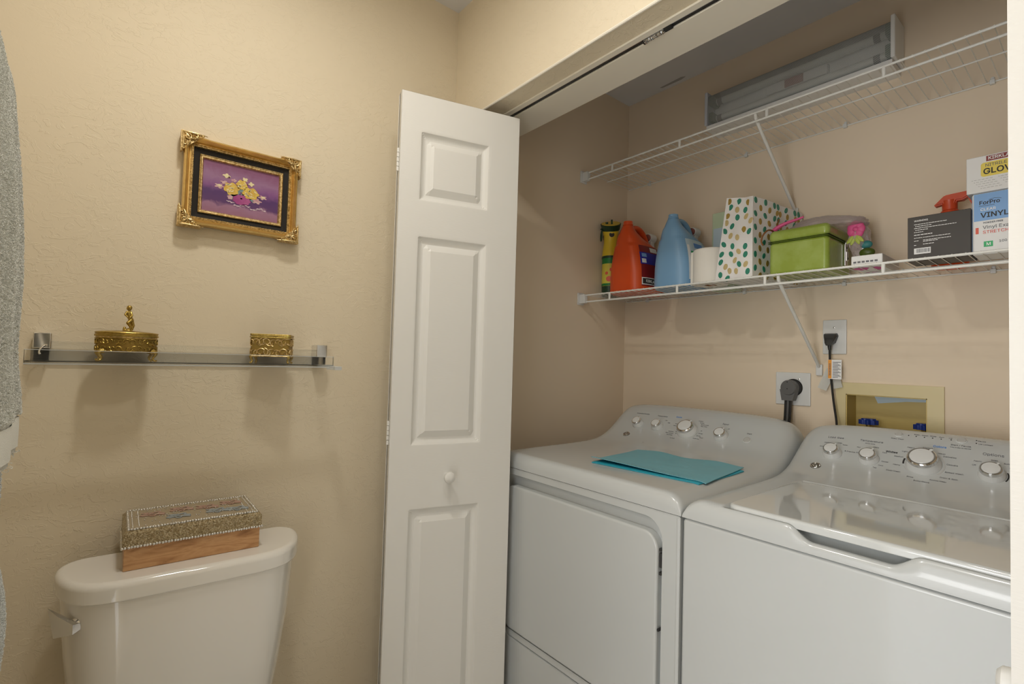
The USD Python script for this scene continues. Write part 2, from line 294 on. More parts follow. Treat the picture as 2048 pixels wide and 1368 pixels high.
obj('paint_smudge', place(extrude(Polygon([(.19, .0), (.30, -.006), (.315, .004), (.29, .012), (.2, .010)]), .0006), (0, .928, ZC-.0004)), 'smudge_grey', stage.GetPrimAtPath('/World/ceiling'))
struct('trim_1', bx(XO0, XO1, 0.063, 0.0795, ZH-0.005, ZH), 'header_paint', 'narrow cream trim strip along the front of the door track', 'trim')
struct('trim_2', bx(XO0, XO1, 0.0955, YH+0.004, ZH-0.006, ZH), 'header_paint', 'wide cream header board behind the door track', 'trim')
struct('trim_3', tube([(XO0, -0.001, ZH+0.001), (XR, -0.001, ZH+0.001)], 0.004), 'header_paint', 'thin corner bead along the lower edge of the closet header', 'trim')
# unseen flush ceiling lamps, placed to light the left wall and the machines
for (x, y, z, w), lab in zip(LAMPS, ('unseen round flush ceiling lamp above the toilet, placed to light the wall', 'unseen round flush ceiling lamp before the closet, placed to light the machines')):
    t = thing('unseen_ceiling_lamp', lab, 'lamp', (x, y, ZC))
    obj('housing', place(lathe([(0.062, 0), (0.085, 0), (0.085, 0.012), (0.075, 0.024), (0.062, 0.024), (0.062, 0)]), (x, y, ZC), (0, 0, -1)), 'plastic_white', t)
# door track
t = thing('door_track', 'dark metal bifold track with chrome spring in the closet header', 'door track', (0.76, 0.0875, ZH))
for y_ in (.080, .0925): obj('rail', bx(XO0, XO1, y_, y_+.0025, ZH-0.004, ZH), 'steel', t)
obj('channel', bx(XO0, XO1, 0.0825, 0.0925, ZH-0.0006, ZH-0.0001), 'black_plastic', t)
a = np.linspace(0, 2*np.pi*16, 400)
obj('spring', tube(np.column_stack([0.728+0.055*a/a[-1], 0.0875+0.0052*np.cos(a), ZH-0.006+0.0052*np.sin(a)]), 0.0011, 5), 'chrome', t, label='chrome coil spring in the track')
for g_ in (bx(0.785, 0.805, 0.082, 0.093, ZH-0.008, ZH-0.002), bx(0.724, 0.734, 0.082, 0.093, ZH-0.01, ZH-0.001)): obj('guide', g_, 'black_plastic', t)

# ------------------------------------------------------------------ bifold doors
LW, LT, LH = 0.373, 0.034, 1.972
def leaf_mesh():
    """local: u along width (0 = hinge end), v up, w = out of the moulded face (face at w = 0)"""
    PAN = [(1.883, 1.678), (1.577, 0.972), (0.796, 0.20)]
    z0 = 0.018; u0, u1 = 0.058, 0.274
    # one height field for the moulded face: distance into each panel's rectangle
    us = np.unique(np.r_[0, LW, np.linspace(0, LW, 30), np.concatenate([[u0+d, u1-d] for d in (0, .003, .006, .010, .014, .018, .022, .034, .042, .044)])])
    vs = np.unique(np.r_[z0, z0+LH, np.concatenate([[t-d, b+d] for t, b in PAN for d in (0, .003, .006, .010, .014, .018, .022, .034, .042, .044)]), np.linspace(z0, z0+LH, 40)])
    U, V = np.meshgrid(us, vs); D = np.full(U.shape, -1.0)
    for t_, b_ in PAN: D = np.maximum(D, np.minimum.reduce([U-u0, u1-U, t_-V, V-b_]))
    Wd = -np.interp(D, [0, .003, .006, .012, .018, .022, .034, .042, .044], [0, .001, .0045, .0105, .0125, .0125, .005, .0012, .0012])
    face = grid(U, V, Wd)
    return face, (0, LW, z0, z0+LH)
def leaf(o, ud, wd, parent):
    face, (a, b, c, d) = leaf_mesh()
    body = bx(a, b, c, d, -LT, -0.0135)
    rim = cat(bx(a, 0.0005, c, d, -LT, 0), bx(b-0.0005, b, c, d, -LT, 0), bx(a, b, d-0.0005, d, -LT, 0), bx(a, b, c, c+0.0005, -LT, 0))
    M = cat(face, body, rim); T = np.eye(4); T[:3, 0] = ud; T[:3, 1] = (0, 0, 1); T[:3, 2] = wd; T[:3, 3] = o
    M.apply_transform(T); 
    if np.linalg.det(T[:3, :3]) < 0: M.invert()
    return obj('leaf', M, 'door_paint', parent, smooth=20)
def knob_mesh(o, nd):
    return place(lathe([(0, 0), (0.009, 0), (0.0085, 0.004), (0.007, 0.010), (0.0085, 0.015), (0.014, 0.020), (0.0165, 0.026), (0.0155, 0.033), (0.010, 0.0375), (0, 0.0385)]), o, nd)
def hinge_mesh(o):
    ms = [place(lathe([(0, -0.006), (0.0035, -0.006), (0.0035, 0.006), (0, 0.006)], 12), (o[0], o[1], o[2]+k*0.0135)) for k in range(-2, 3)]
    return cat(ms)
H = np.array([0.1738, -0.2885, 0]); E = np.array([0.2678, 0.0729, 0]); ud = (E-H)/np.linalg.norm(E-H); wd = np.array([ud[1], -ud[0], 0])
d1 = thing('door_1', 'white moulded panel bifold door folded open beside the dryer', 'door', (0.17, -0.1, 0), kind='structure')
leaf(H, ud, wd, d1)
ud2 = np.array([-ud[0], ud[1], 0]); wd2 = np.array([-ud[1], -ud[0], 0])
leaf(H - wd*0.036 - np.array([0.002, 0.0, 0]), ud2, wd2, d1)
obj('knob', knob_mesh(H+ud*0.170+np.array([0, 0, 0.883]), wd), 'door_paint', d1, label='round white door knob')
for z in (1.79, 1.011, 0.25): obj('hinge', hinge_mesh(H - wd*0.012 - ud*0.003 + np.array([0, 0, z])), 'door_paint', d1)
d2 = thing('door_2', 'white bifold door folded at the right edge of the closet opening', 'door', (1.43, -0.1, 0), kind='structure')
udr = np.array([0, 1.0, 0]); wdr = np.array([-1.0, 0, 0])
leaf((1.4085, -0.29, 0), udr, wdr, d2)
leaf((1.4465, -0.285, 0), np.array([0.04, 1, 0])/math.hypot(1, .04), np.array([1, -0.04, 0])/math.hypot(1, .04), d2)
obj('knob', knob_mesh(np.array([1.4150, -0.105, 0.876]), wdr), 'door_paint', d2)
for z in (1.79, 1.011, 0.25): obj('hinge', hinge_mesh((1.4275, -0.294, z)), 'door_paint', d2)

# ------------------------------------------------------------------ dryer and washer
MW = 0.686; MY0, MY1, ZS = 0.103, 0.825, 0.885
PY = [.10, .40, .50, .56, .60, .64, .70, .735, .755, .775, .80, .815, .825]; PZ = [.930, .930, .932, .938, .949, .968, 1.017, 1.048, 1.061, 1.066, 1.064, 1.054, 1.030]
from scipy.interpolate import PchipInterpolator
PROF = PchipInterpolator(PY, PZ)
def top_z(x, y, xc, dip=None):
    u = np.clip(abs(x-xc)/(MW/2), 0, 1); dx = MW/2-abs(x-xc)
    se = lambda d, r, n: (1-np.clip(1-d/r, 0, 1)**n)**(1/n)
    f = se(dx, 0.055, 2.2)*se(y-MY0, 0.026, 2.4)
    z = ZS + 0.003 + 0.042*f
    z = z + (PROF(y)-0.930)*(1-u**6)**(1/6)*(1-0.03*u*u)
    if dip is not None: z = dip(x, y, z)
    return z
def machine_top(xc, dip=None):
    e = np.r_[0, .0008, .002, .004, .007, .011, .016, .022, .028, .035, .043, .052]
    xs = np.unique(np.r_[xc-MW/2+e, xc+MW/2-e, np.linspace(xc-MW/2+.05, xc+MW/2-.05, 120)]); ys = np.unique(np.r_[MY0+e*0.5, np.linspace(MY0+.026, .22, 40), np.linspace(.22, .5, 24), np.linspace(.5, MY1, 70)])
    X, Y = np.meshgrid(xs, ys); Z = top_z(X, Y, xc, dip)
    m = grid(X, Y, Z)
    sk = []
    for a, b, c, fl in ((X[0], Y[0], Z[0], True), (X[-1], Y[-1], Z[-1], False), (X[:, 0], Y[:, 0], Z[:, 0], False), (X[:, -1], Y[:, -1], Z[:, -1], True)):
        sk.append(grid(np.vstack([a, a]), np.vstack([b, b]), np.vstack([c, np.full_like(c, ZS)]), flip=not fl))
    sk.append(bx(xs[0]+.001, xs[-1]-.001, MY0+.001, MY1-.001, ZS, ZS+.002))
    return cat(m, sk)
def on_top(x, y, xc):
    e = 1e-3; z = float(top_z(x, y, xc)); dzdx = float(top_z(x+e, y, xc)-top_z(x-e, y, xc))/2/e; dzdy = float(top_z(x, y+e, xc)-top_z(x, y-e, xc))/2/e
    n = np.array([-dzdx, -dzdy, 1]); n /= np.linalg.norm(n); yd = np.array([0, 1, dzdy]); yd /= np.linalg.norm(yd); xd = np.cross(yd, n)
    return np.array([x, y, z]), n, xd, yd
def panel_text(items, xc, m, parent, name='lettering'):
    ms = []
    for s, x, y, h, anc, bold in items:
        o, n, xd, yd = on_top(x, y, xc); ms.append(text(s, h, o+n*0.0004-yd*h*0.5, xd, yd, bold, anc, 0.0003))
    obj(name, cat(ms), m, parent, smooth=False)
def dial(x, y, xc, rb, rc, h, parent, line=None):
    o, n, xd, yd = on_top(x, y, xc); o = o - n*0.001
    k = obj('knob', place(lathe([(0, 0), (rb, 0), (rb, 0.003), (rb*.96, 0.006), (rc*1.06, h*.62), (rc*1.02, h*.66), (0, h*.66)], 48), o, n, xd), 'plastic_white', parent)
    obj('chrome_ring', place(lathe([(rc*.80, h*.6), (rc*1.05, h*.60), (rc*1.09, h*.70), (rc*1.04, h*.90), (rc*.95, h*.97), (rc*.80, h*.97)], 48), o, n, xd), 'chrome', k)
    obj('cap', place(lathe([(rc*.84, h*.6), (rc*.86, h*.96), (rc*.80, h*1.02), (rc*.45, h*1.06), (0, h*1.07)], 48), o, n, xd), 'plastic_white', k)
    w = rb*0.16
    obj('pointer', place(bx(-w/2, w/2, rc*.8, rc*1.08, h*.6, h*.99), o, n, xd*math.cos(.6)-yd*math.sin(.6)), 'plastic_white', k)
def ring_mark(x, y, xc, r0, r1, a0, a1, m, parent):
    o, n, xd, yd = on_top(x, y, xc); a = np.radians(np.linspace(a0, a1, 40))
    po = Polygon(np.vstack([np.column_stack([r1*np.cos(a), r1*np.sin(a)]), np.column_stack([r0*np.cos(a[::-1]), r0*np.sin(a[::-1])])]))
    return obj('dial_mark', place(extrude(po, 0.0005), o+n*0.0003, n, xd), m, parent, smooth=False)
def led(items, xc, r, m, parent):
    ms = []
    for x, y in items:
        o, n, xd, yd = on_top(x, y, xc); ms.append(place(lathe([(0, 0), (r, 0), (r, .0006), (0, .0008)], 12), o, n, xd))
    obj('indicator', cat(ms), m, parent)
def button(x, y, xc, r, parent):
    o, n, xd, yd = on_top(x, y, xc)
    b = obj('button', place(lathe([(0, 0), (r, 0), (r, .0022), (r*.85, .0035), (0, .004)], 28), o, n, xd), 'button_grey', parent)
    obj('button_ring', place(lathe([(r*1.02, 0), (r*1.18, 0), (r*1.16, .0016), (r*1.04, .002)], 28), o, n, xd), 'plastic_white', b)
def emblem(x, y, xc, r, parent):
    o, n, xd, yd = on_top(x, y, xc)
    b = obj('emblem', place(lathe([(0, 0), (r, 0), (r*.97, .0022), (r*.9, .003), (r*.84, .0022), (0, .0022)], 32), o, n, xd), 'chrome_dark', parent, label='round dark chrome maker emblem')
    a = np.linspace(0, 1, 30)
    G = np.column_stack([-.26+.26*np.cos(.6+5.2*a)*(1-.35*a), .02+.34*np.sin(.6+5.2*a)*(1-.2*a), 0*a])
    Ec = np.column_stack([.27+.22*np.cos(.8+2.2*a), .20+.17*np.sin(.8+4.3*a), 0*a]); E2 = np.column_stack([.27+.22*np.cos(1.6+3.9*a), -.18+.2*np.sin(1.6+3.6*a), 0*a])
    ring = np.column_stack([.90*np.cos(2*np.pi*a), .90*np.sin(2*np.pi*a), 0*a])
    curl = [np.column_stack([.72*np.cos(q+.9*a), .72*np.sin(q+.9*a)-.0*a, 0*a]) for q in (0.2, 1.77, 3.34, 4.91)]
    obj('monogram', cat([place(tube(c*r+np.array([0, 0, .0024]), r*.075, 6), o, n, xd) for c in (G, Ec, E2, ring, *curl)]), 'chrome', b)

# dryer
XD = 0.497
dry = thing('dryer', 'white front loading clothes dryer with four dials left of the washer', 'dryer', (XD, 0.45, 0))
x0, x1 = XD-MW/2, XD+MW/2-0.002
obj('top_panel', machine_top(XD), 'enamel', dry, smooth=40)
rec = rrect(XD-0.295, XD+0.295, 0.36, 0.864, 0.05)
obj('cabinet', cat(rbox(x0+.002, x1, 0.130, MY1-.01, 0.02, ZS-.0015, .006), place(extrude(rrect(x0+.002, x1, 0.02, ZS-.0015, .004).difference(rec), 0.026), (0, 0.131, 0), (0, -1, 0)),
    *[tube([(xx, 0.110, 0.03), (xx, 0.110, ZS-.006)], 0.0060, 12) for xx in (x0+.0085, x1-.0065)]), 'enamel', dry, smooth=30)
rg = []
for k in range(9):
    t_ = k/8; q = rec.buffer(-0.016*(t_**1.5)); c = np.array(q.exterior.coords)[:-1]
    ang = np.linspace(0, 1, 160, endpoint=False); ls = q.exterior; rg.append(np.array([[p.x, 0.1055+0.02*math.sin(t_*math.pi/2), p.y] for p in [ls.interpolate(s, normalized=True) for s in ang]]))
obj('door_recess', cat(loft(rg, cap=False), bx(XD-.29, XD+.29, 0.1255, 0.1295, 0.37, 0.86)), 'enamel', dry, smooth=60)
dd = obj('door', place(rprism(rrect(XD-0.284, XD+0.2843, 0.388, 0.830, 0.040), 0.0, 0.026, 0.006), (0, 0.127, 0), (0, -1, 0)), 'enamel', dry, smooth=40)
obj('lower_panel', place(extrude(sbox(XD-.27, .365, XD+.27, .383), 0.02), (0, .127, 0), (0, -1, 0)), 'enamel', dry)
obj('door_latch', cat(bx(XD+.2855, XD+.2925, 0.108, 0.124, 0.752, 0.785), bx(XD+.2855, XD+.2915, 0.107, 0.12, 0.735, 0.741), bx(XD+.2855, XD+.291, 0.107, 0.12, 0.79, 0.796), bx(XD+.2850, XD+.289, 0.104, 0.12, 0.607, 0.612)), 'print_black', dry, label='black latch in the gap beside the dryer door')
dial(.2968, .677, XD, .0225, .0175, .024, dry); dial(.3825, .676, XD, .0225, .0175, .024, dry); dial(.5043, .6755, XD, .036, .0275, .030, dry); dial(.6289, .674, XD, .0235, .0185, .024, dry)
button(.7143, .674, XD, .0105, dry); emblem(.2841, .6229, XD, .0135, dry)
panel_text([('Extended Tumble', .2898, .7175, .0052, 'c', False), ('Temperature', .3781, .7151, .0052, 'c', False), ('Signal', .6238, .7144, .0056, 'c', False), ('Start', .7122, .6946, .0052, 'c', False),
            ('Low', .398, .702, .0035, 'l', False), ('Off', .638, .700, .0035, 'l', False), ('High', .414, .694, .0035, 'l', False), ('Normal', .462, .694, .0036, 'r', False), ('Casuals', .46, .687, .0036, 'r', False), ('Delicates', .458, .665, .0036, 'r', False), ('Ultra Delicate', .4605, .6585, .0036, 'r', False), ('Dewrinkle', .461, .652, .0036, 'r', False), ('Air Fluff', .478, .639, .0036, 'r', False),
            ('Cottons', .525, .7135, .0036, 'l', False), ('Towels', .533, .708, .0036, 'l', False), ('Mixed Loads', .54, .7025, .0036, 'l', False), ('Easy Care', .543, .697, .0036, 'l', False), ('70', .551, .681, .0036, 'l', False), ('60 min', .549, .672, .0036, 'l', False), ('50 min', .546, .663, .0036, 'l', False), ('Quick Dry', .54, .652, .0036, 'l', False), ('Timed', .56, .658, .0036, 'l', False)], XD, 'print_grey', dry)
panel_text([('Cycle', .4448, .7186, .0062, 'c', True)], XD, 'print_blue', dry)
ring_mark(.5043, .6755, XD, .0385, .0405, -60, 75, 'button_grey', dry)
o, n, xd, yd = on_top(.5043, .6755, XD)
obj('dial_dots', cat([place(lathe([(0, 0), (.0016, 0), (.0016, .0006), (0, .0007)], 10), o+xd*.040*math.cos(q)+yd*.040*math.sin(q), n) for q in np.radians(np.linspace(182, 290, 9))]), 'print_black', dry)
obj('scuff_mark', place(lathe([(0, 0), (.004, 0), (0, .0004)], 8), on_top(.385, .588, XD)[0], (0, 0, 1)), 'print_grey', dry)

# washer
XW = 1.1855
was = thing('washer', 'white top loading washing machine with closed lid right of the dryer', 'washing machine', (XW, 0.45, 0))
lid_poly = Polygon([(.934, .118), (1.452, .118), (1.446, .488), (.940, .488)]).buffer(-.028).buffer(.028, quad_segs=10)
sst = lambda t: np.clip(t, 0, 1)**2*(3-2*np.clip(t, 0, 1))
def dip(x, y, z):
    d = np.minimum.reduce([x-(.9335), 1.4525-x, y-.1175, .4885-y])          # well under the lid
    z = np.where(d > 0, np.minimum(z, .930-.010*sst(d/.0025)), z)
    w = sst((x-1.060)/.045)*sst((1.268-x)/.045)*sst((.172-y)/.03)
    bowl = .8965 - .006*np.exp(-((y-.135)/.02)**2) + .02*sst((y-.145)/.03)
    zz = np.minimum(z, ZS + .003 + .016*(1-np.clip(1-(y-MY0)/.014, 0, 1)**2.4)**(1/2.4) - .007*np.exp(-((y-.138)/.014)**2))
    return z*(1-w)+zz*w
obj('top_panel', machine_top(XW, dip), 'enamel', was, smooth=50)
ld = obj('lid', rprism(lid_poly, .919, .936, .007, .002), 'enamel_gloss', was, smooth=30, label='glossy white washer lid')
obj('lid_hinge_strip', rbox(.945, 1.441, .489, .502, .922, .9375, .004), 'enamel', was)
xa, xb = XW-MW/2+.001, XW+MW/2
obj('cabinet', cat(rbox(xa, xb, 0.1045, MY1-.01, 0.02, ZS-.0015, .008)), 'enamel', was, smooth=30)
dial(.9555, .6715, XW, .0235, .018, .026, was); dial(1.0418, .6694, XW, .0235, .0185, .026, was); dial(1.1553, .6755, XW, .036, .0285, .032, was); dial(1.2797, .6731, XW, .0245, .0195, .026, was)
button(1.0891, .7447, XW, .0085, was); button(1.216, .7465, XW, .0095, was); emblem(.9304, .6219, XW, .0135, was)
panel_text([('Load Size', .9494, .7176, .0064, 'c', False), ('Temperature', 1.0351, .7167, .0064, 'c', False), ('Options', 1.2764, .7186, .0075, 'c', False),
            ('Medium', .925, .702, .0034, 'l', False), ('Large', .957, .7035, .0034, 'l', False), ('Small', .917, .69, .0034, 'l', False), ('Super', .972, .699, .0034, 'l', False), ('Precise Fill', .987, .682, .0042, 'l', False),
            ('Warm', 1.043, .702, .0036, 'l', False), ('Cool', 1.066, .691, .0036, 'l', False), ('Colder', 1.07, .668, .0036, 'l', False), ('Cold', 1.066, .6565, .0036, 'l', False), ('Tap', 1.056, .648, .0036, 'l', False), ('Hot', 1.015, .697, .0036, 'r', False), ('Rinse temp', 1.034, .71, .0032, 'c', False),
            ('Delay Wash', 1.0891, .7312, .0036, 'c', False), ('Soak', 1.1265, .7505, .0036, 'c', False), ('Wash', 1.1435, .7505, .0036, 'c', False), ('Rinse', 1.160, .7505, .0036, 'c', False), ('Spin', 1.177, .7505, .0036, 'c', False), ('Lid', 1.194, .7505, .0036, 'c', False),
            ('Start / Pause', 1.2165, .7315, .0046, 'c', False), ('hold 3 sec to cancel', 1.217, .7255, .003, 'c', False), ('Pause', 1.2455, .751, .0036, 'l', False), ('Lid Locked', 1.2475, .742, .0036, 'l', False),
            ('Heavy', 1.130, .7125, .0038, 'r', False), ('Normal', 1.1556, .716, .0042, 'c', False), ('Light', 1.118, .701, .0038, 'r', False), ('Casual', 1.177, .7065, .0034, 'l', False), ('Medium', 1.1125, .686, .0038, 'r', False), ('Heavy', 1.111, .665, .0038, 'r', False), ('Deep Clean', 1.115, .6465, .004, 'r', False), ('Rinse', 1.1367, .6356, .0038, 'c', False), ('Bulky Items', 1.1607, .6259, .004, 'c', False), ('Active Wear', 1.190, .6365, .004, 'c', False), ('Drain & Spin', 1.2075, .6484, .0042, 'c', False), ('Speed Wash', 1.2147, .664, .0042, 'c', False), ('Casuals', 1.2084, .6825, .0042, 'c', False), ('Delicates', 1.201, .7006, .0042, 'c', False),
            ('Soak', 1.2797, .7065, .0036, 'c', False), ('Fabric', 1.259, .7, .0036, 'r', False), ('Off', 1.25, .69, .0036, 'r', False), ('Softener', 1.296, .702, .0036, 'l', False), ('Deep Rinse', 1.306, .693, .0036, 'l', False), ('Both', 1.31, .685, .0036, 'l', False)], XW, 'print_grey', was)
panel_text([('Whites', 1.0985, .695, .0058, 'r', True)], XW, 'print_black', was); panel_text([('Colors', 1.178, .7225, .0062, 'c', True)], XW, 'print_blue', was)
ring_mark(1.1553, .6755, XW, .0385, .042, -75, 55, 'button_grey', was); ring_mark(1.1553, .6755, XW, .0385, .042, 165, 190, 'print_black', was); ring_mark(1.1553, .6755, XW, .0385, .042, 62, 78, 'print_blue', was); ring_mark(1.2797, .6731, XW, .026, .0285, -30, 25, 'print_black', was); ring_mark(1.1553, .6755, XW, .0385, .0405, 200, 280, 'button_grey', was)
led([(1.1103, .7453), (1.1265, .7445), (1.1435, .7445), (1.160, .7445), (1.177, .7445), (1.1963, .7454), (1.2426, .7526), (1.2435, .7435), (.9835, .6825)], XW, .0014, 'print_black', was)

# ------------------------------------------------------------------ wire shelves
def wire_shelf(z, label, strut):
    yf, yb = 0.656, YB-0.004
    t = thing('wire_shelf', label, 'shelf', (0.8, 0.8, z))
    X0, X1 = 0.012, XR-0.004
    obj('front_rod', tube([(X0, yf, z), (X1, yf, z)], .0034), 'wire_white', t); obj('front_rod', tube([(X0+.01, yf, z-.028), (X1, yf, z-.028)], .0034), 'wire_white', t)
    obj('middle_rod', tube([(X0, .80, z-.0005), (X1, .80, z-.0005)], .0022), 'wire_white', t); obj('back_rod', tube([(X0, yb, z-.0005), (X1, yb, z-.0005)], .0022), 'wire_white', t)
    x = 0.0195
    while x < X1:
        obj('wire', tube([(x, yf-.003, z+.0022), (x, yf, z+.0035), (x, yf+.006, z+.0026), (x, yb, z+.0026)], .00115, 5), 'wire_white', t); x += 0.0254
    for xt in (0.160, 0.467, 0.773, 1.076, 1.381): obj('truss', rbox(xt-.0045, xt+.0045, yf-.004, yf+.004, z-.03, z+.001, .0035, 8), 'wire_white', t)
    obj('wall_bracket', cat(rbox(0.0, .006, yf-.02, yf+.02, z-.040, z+.012, .003), rbox(0.0, .034, yf-.011, yf+.010, z-.034, z+.0045, .003)), 'plastic_white', t, label='white end bracket on the closet side wall')
    obj('wall_bracket', rbox(XR-.03, XR, yf-.011, yf+.011, z-.036, z+.006, .003), 'plastic_white', t)
    for xc_ in (.127, .565, .895, 1.25): 
        c = obj('wall_clip', cat(rbox(xc_-.006, xc_+.006, YB-.012, YB, z-.008, z+.005, .002), place(lathe([(0, 0), (.005, 0), (.004, .003), (0, .004)], 12), (xc_, YB-.001, z+.010), (0, -1, 0))), 'plastic_white', t)
    a, b = strut; xa_, xb_ = a[0], b[0]
    obj('support_strut', tube([(a[0], yf+.001, z-.004), (a[0], yf+.004, z-.016), (b[0]*.1+a[0]*.9, yf+.03, z-.016-.1*(z-.016-b[2])), b], [.0045, .0052, .0052, .0052], 10), 'wire_white', t, label='slanted steel strut from the shelf front to the wall')
    obj('strut_foot', rbox(b[0]-.010, b[0]+.010, YB-.010, YB, b[2]-.030, b[2]+.008, .003), 'plastic_white', t)
    return t
wire_shelf(2.0340, 'upper white wire shelf just under the fluorescent fixture, empty', ((.737,), (.742, .953, 1.782)))
wire_shelf(1.5073, 'lower white wire shelf loaded with jugs, bags and boxes', ((.8115,), (.8225, .953, 1.232)))
ZL = 1.5073+.0042

# ------------------------------------------------------------------ fluorescent fixture
t = thing('fluorescent_fixture', 'unlit two tube fluorescent wall fixture with ribbed clear lens', 'light fixture', (0.75, YB, 2.22))
fx0, fx1, fz0, fz1, fy = .443, 1.052, 2.160, 2.290, .861
obj('pan', cat(bx(fx0+.008, fx1-.008, YB-.030, YB, fz0+.01, fz1-.01), bx(fx0+.008, fx1-.008, fy+.004, YB, fz0-.022, fz0-.004), bx(fx0+.008, fx1-.008, YB-.04, YB-.028, fz0+.045, fz1-.045)), 'pan_white', t)
for xx in (fx0, fx1-.012): obj('end_cap', cat(rbox(xx, xx+.012, fy, YB, fz0, fz1, .003)), 'cap_blue_white' if xx == fx0 else 'pan_white', t)
yz = smooth_path([(YB-.004, fz1-.012), (fy+.035, fz1-.008), (fy+.008, fz1-.018), (fy+.003, fz1-.05), (fy+.003, fz0+.04), (fy+.008, fz0+.012), (fy+.02, fz0-.002)], 36)
xs = np.linspace(fx0+.010, fx1-.010, 3); X, K = np.meshgrid(xs, np.arange(len(yz)))
obj('lens', grid(X, yz[K, 0], yz[K, 1], flip=True), 'lens', t, smooth=True, label='clear ribbed plastic lens')
for zz in (fz0+.032, fz1-.032):
    obj('tube', tube([(fx0+.03, fy+.045, zz), (fx1-.03, fy+.045, zz)], .0127, 16), 'tube_white', t)
    for xx, dx in ((fx0+.012, .016), (fx1-.028, .016)): obj('socket', rbox(xx, xx+dx, fy+.012, YB-.03, zz-.018, zz+.018, .002), 'socket_green', t)
    for xx in (fx0+.046, fx1-.052): obj('tube_end', tube([(xx-.012, fy+.045, zz), (xx+.006, fy+.045, zz)], .0131, 14), 'black_plastic', t)
obj('ballast_label', bx(.70, .765, YB-.043, YB-.040, fz0+.05, fz1-.05), 'ballast_red', t)
obj('ballast', rbox(.66, .86, YB-.060, YB-.028, fz0+.048, fz1-.048, .004), 'pan_white', t)
obj('ballast_label', bx(.725, .785, YB-.0625, YB-.0595, fz0+.05, fz1-.052), 'ballast_red', t, label='reddish ballast label')

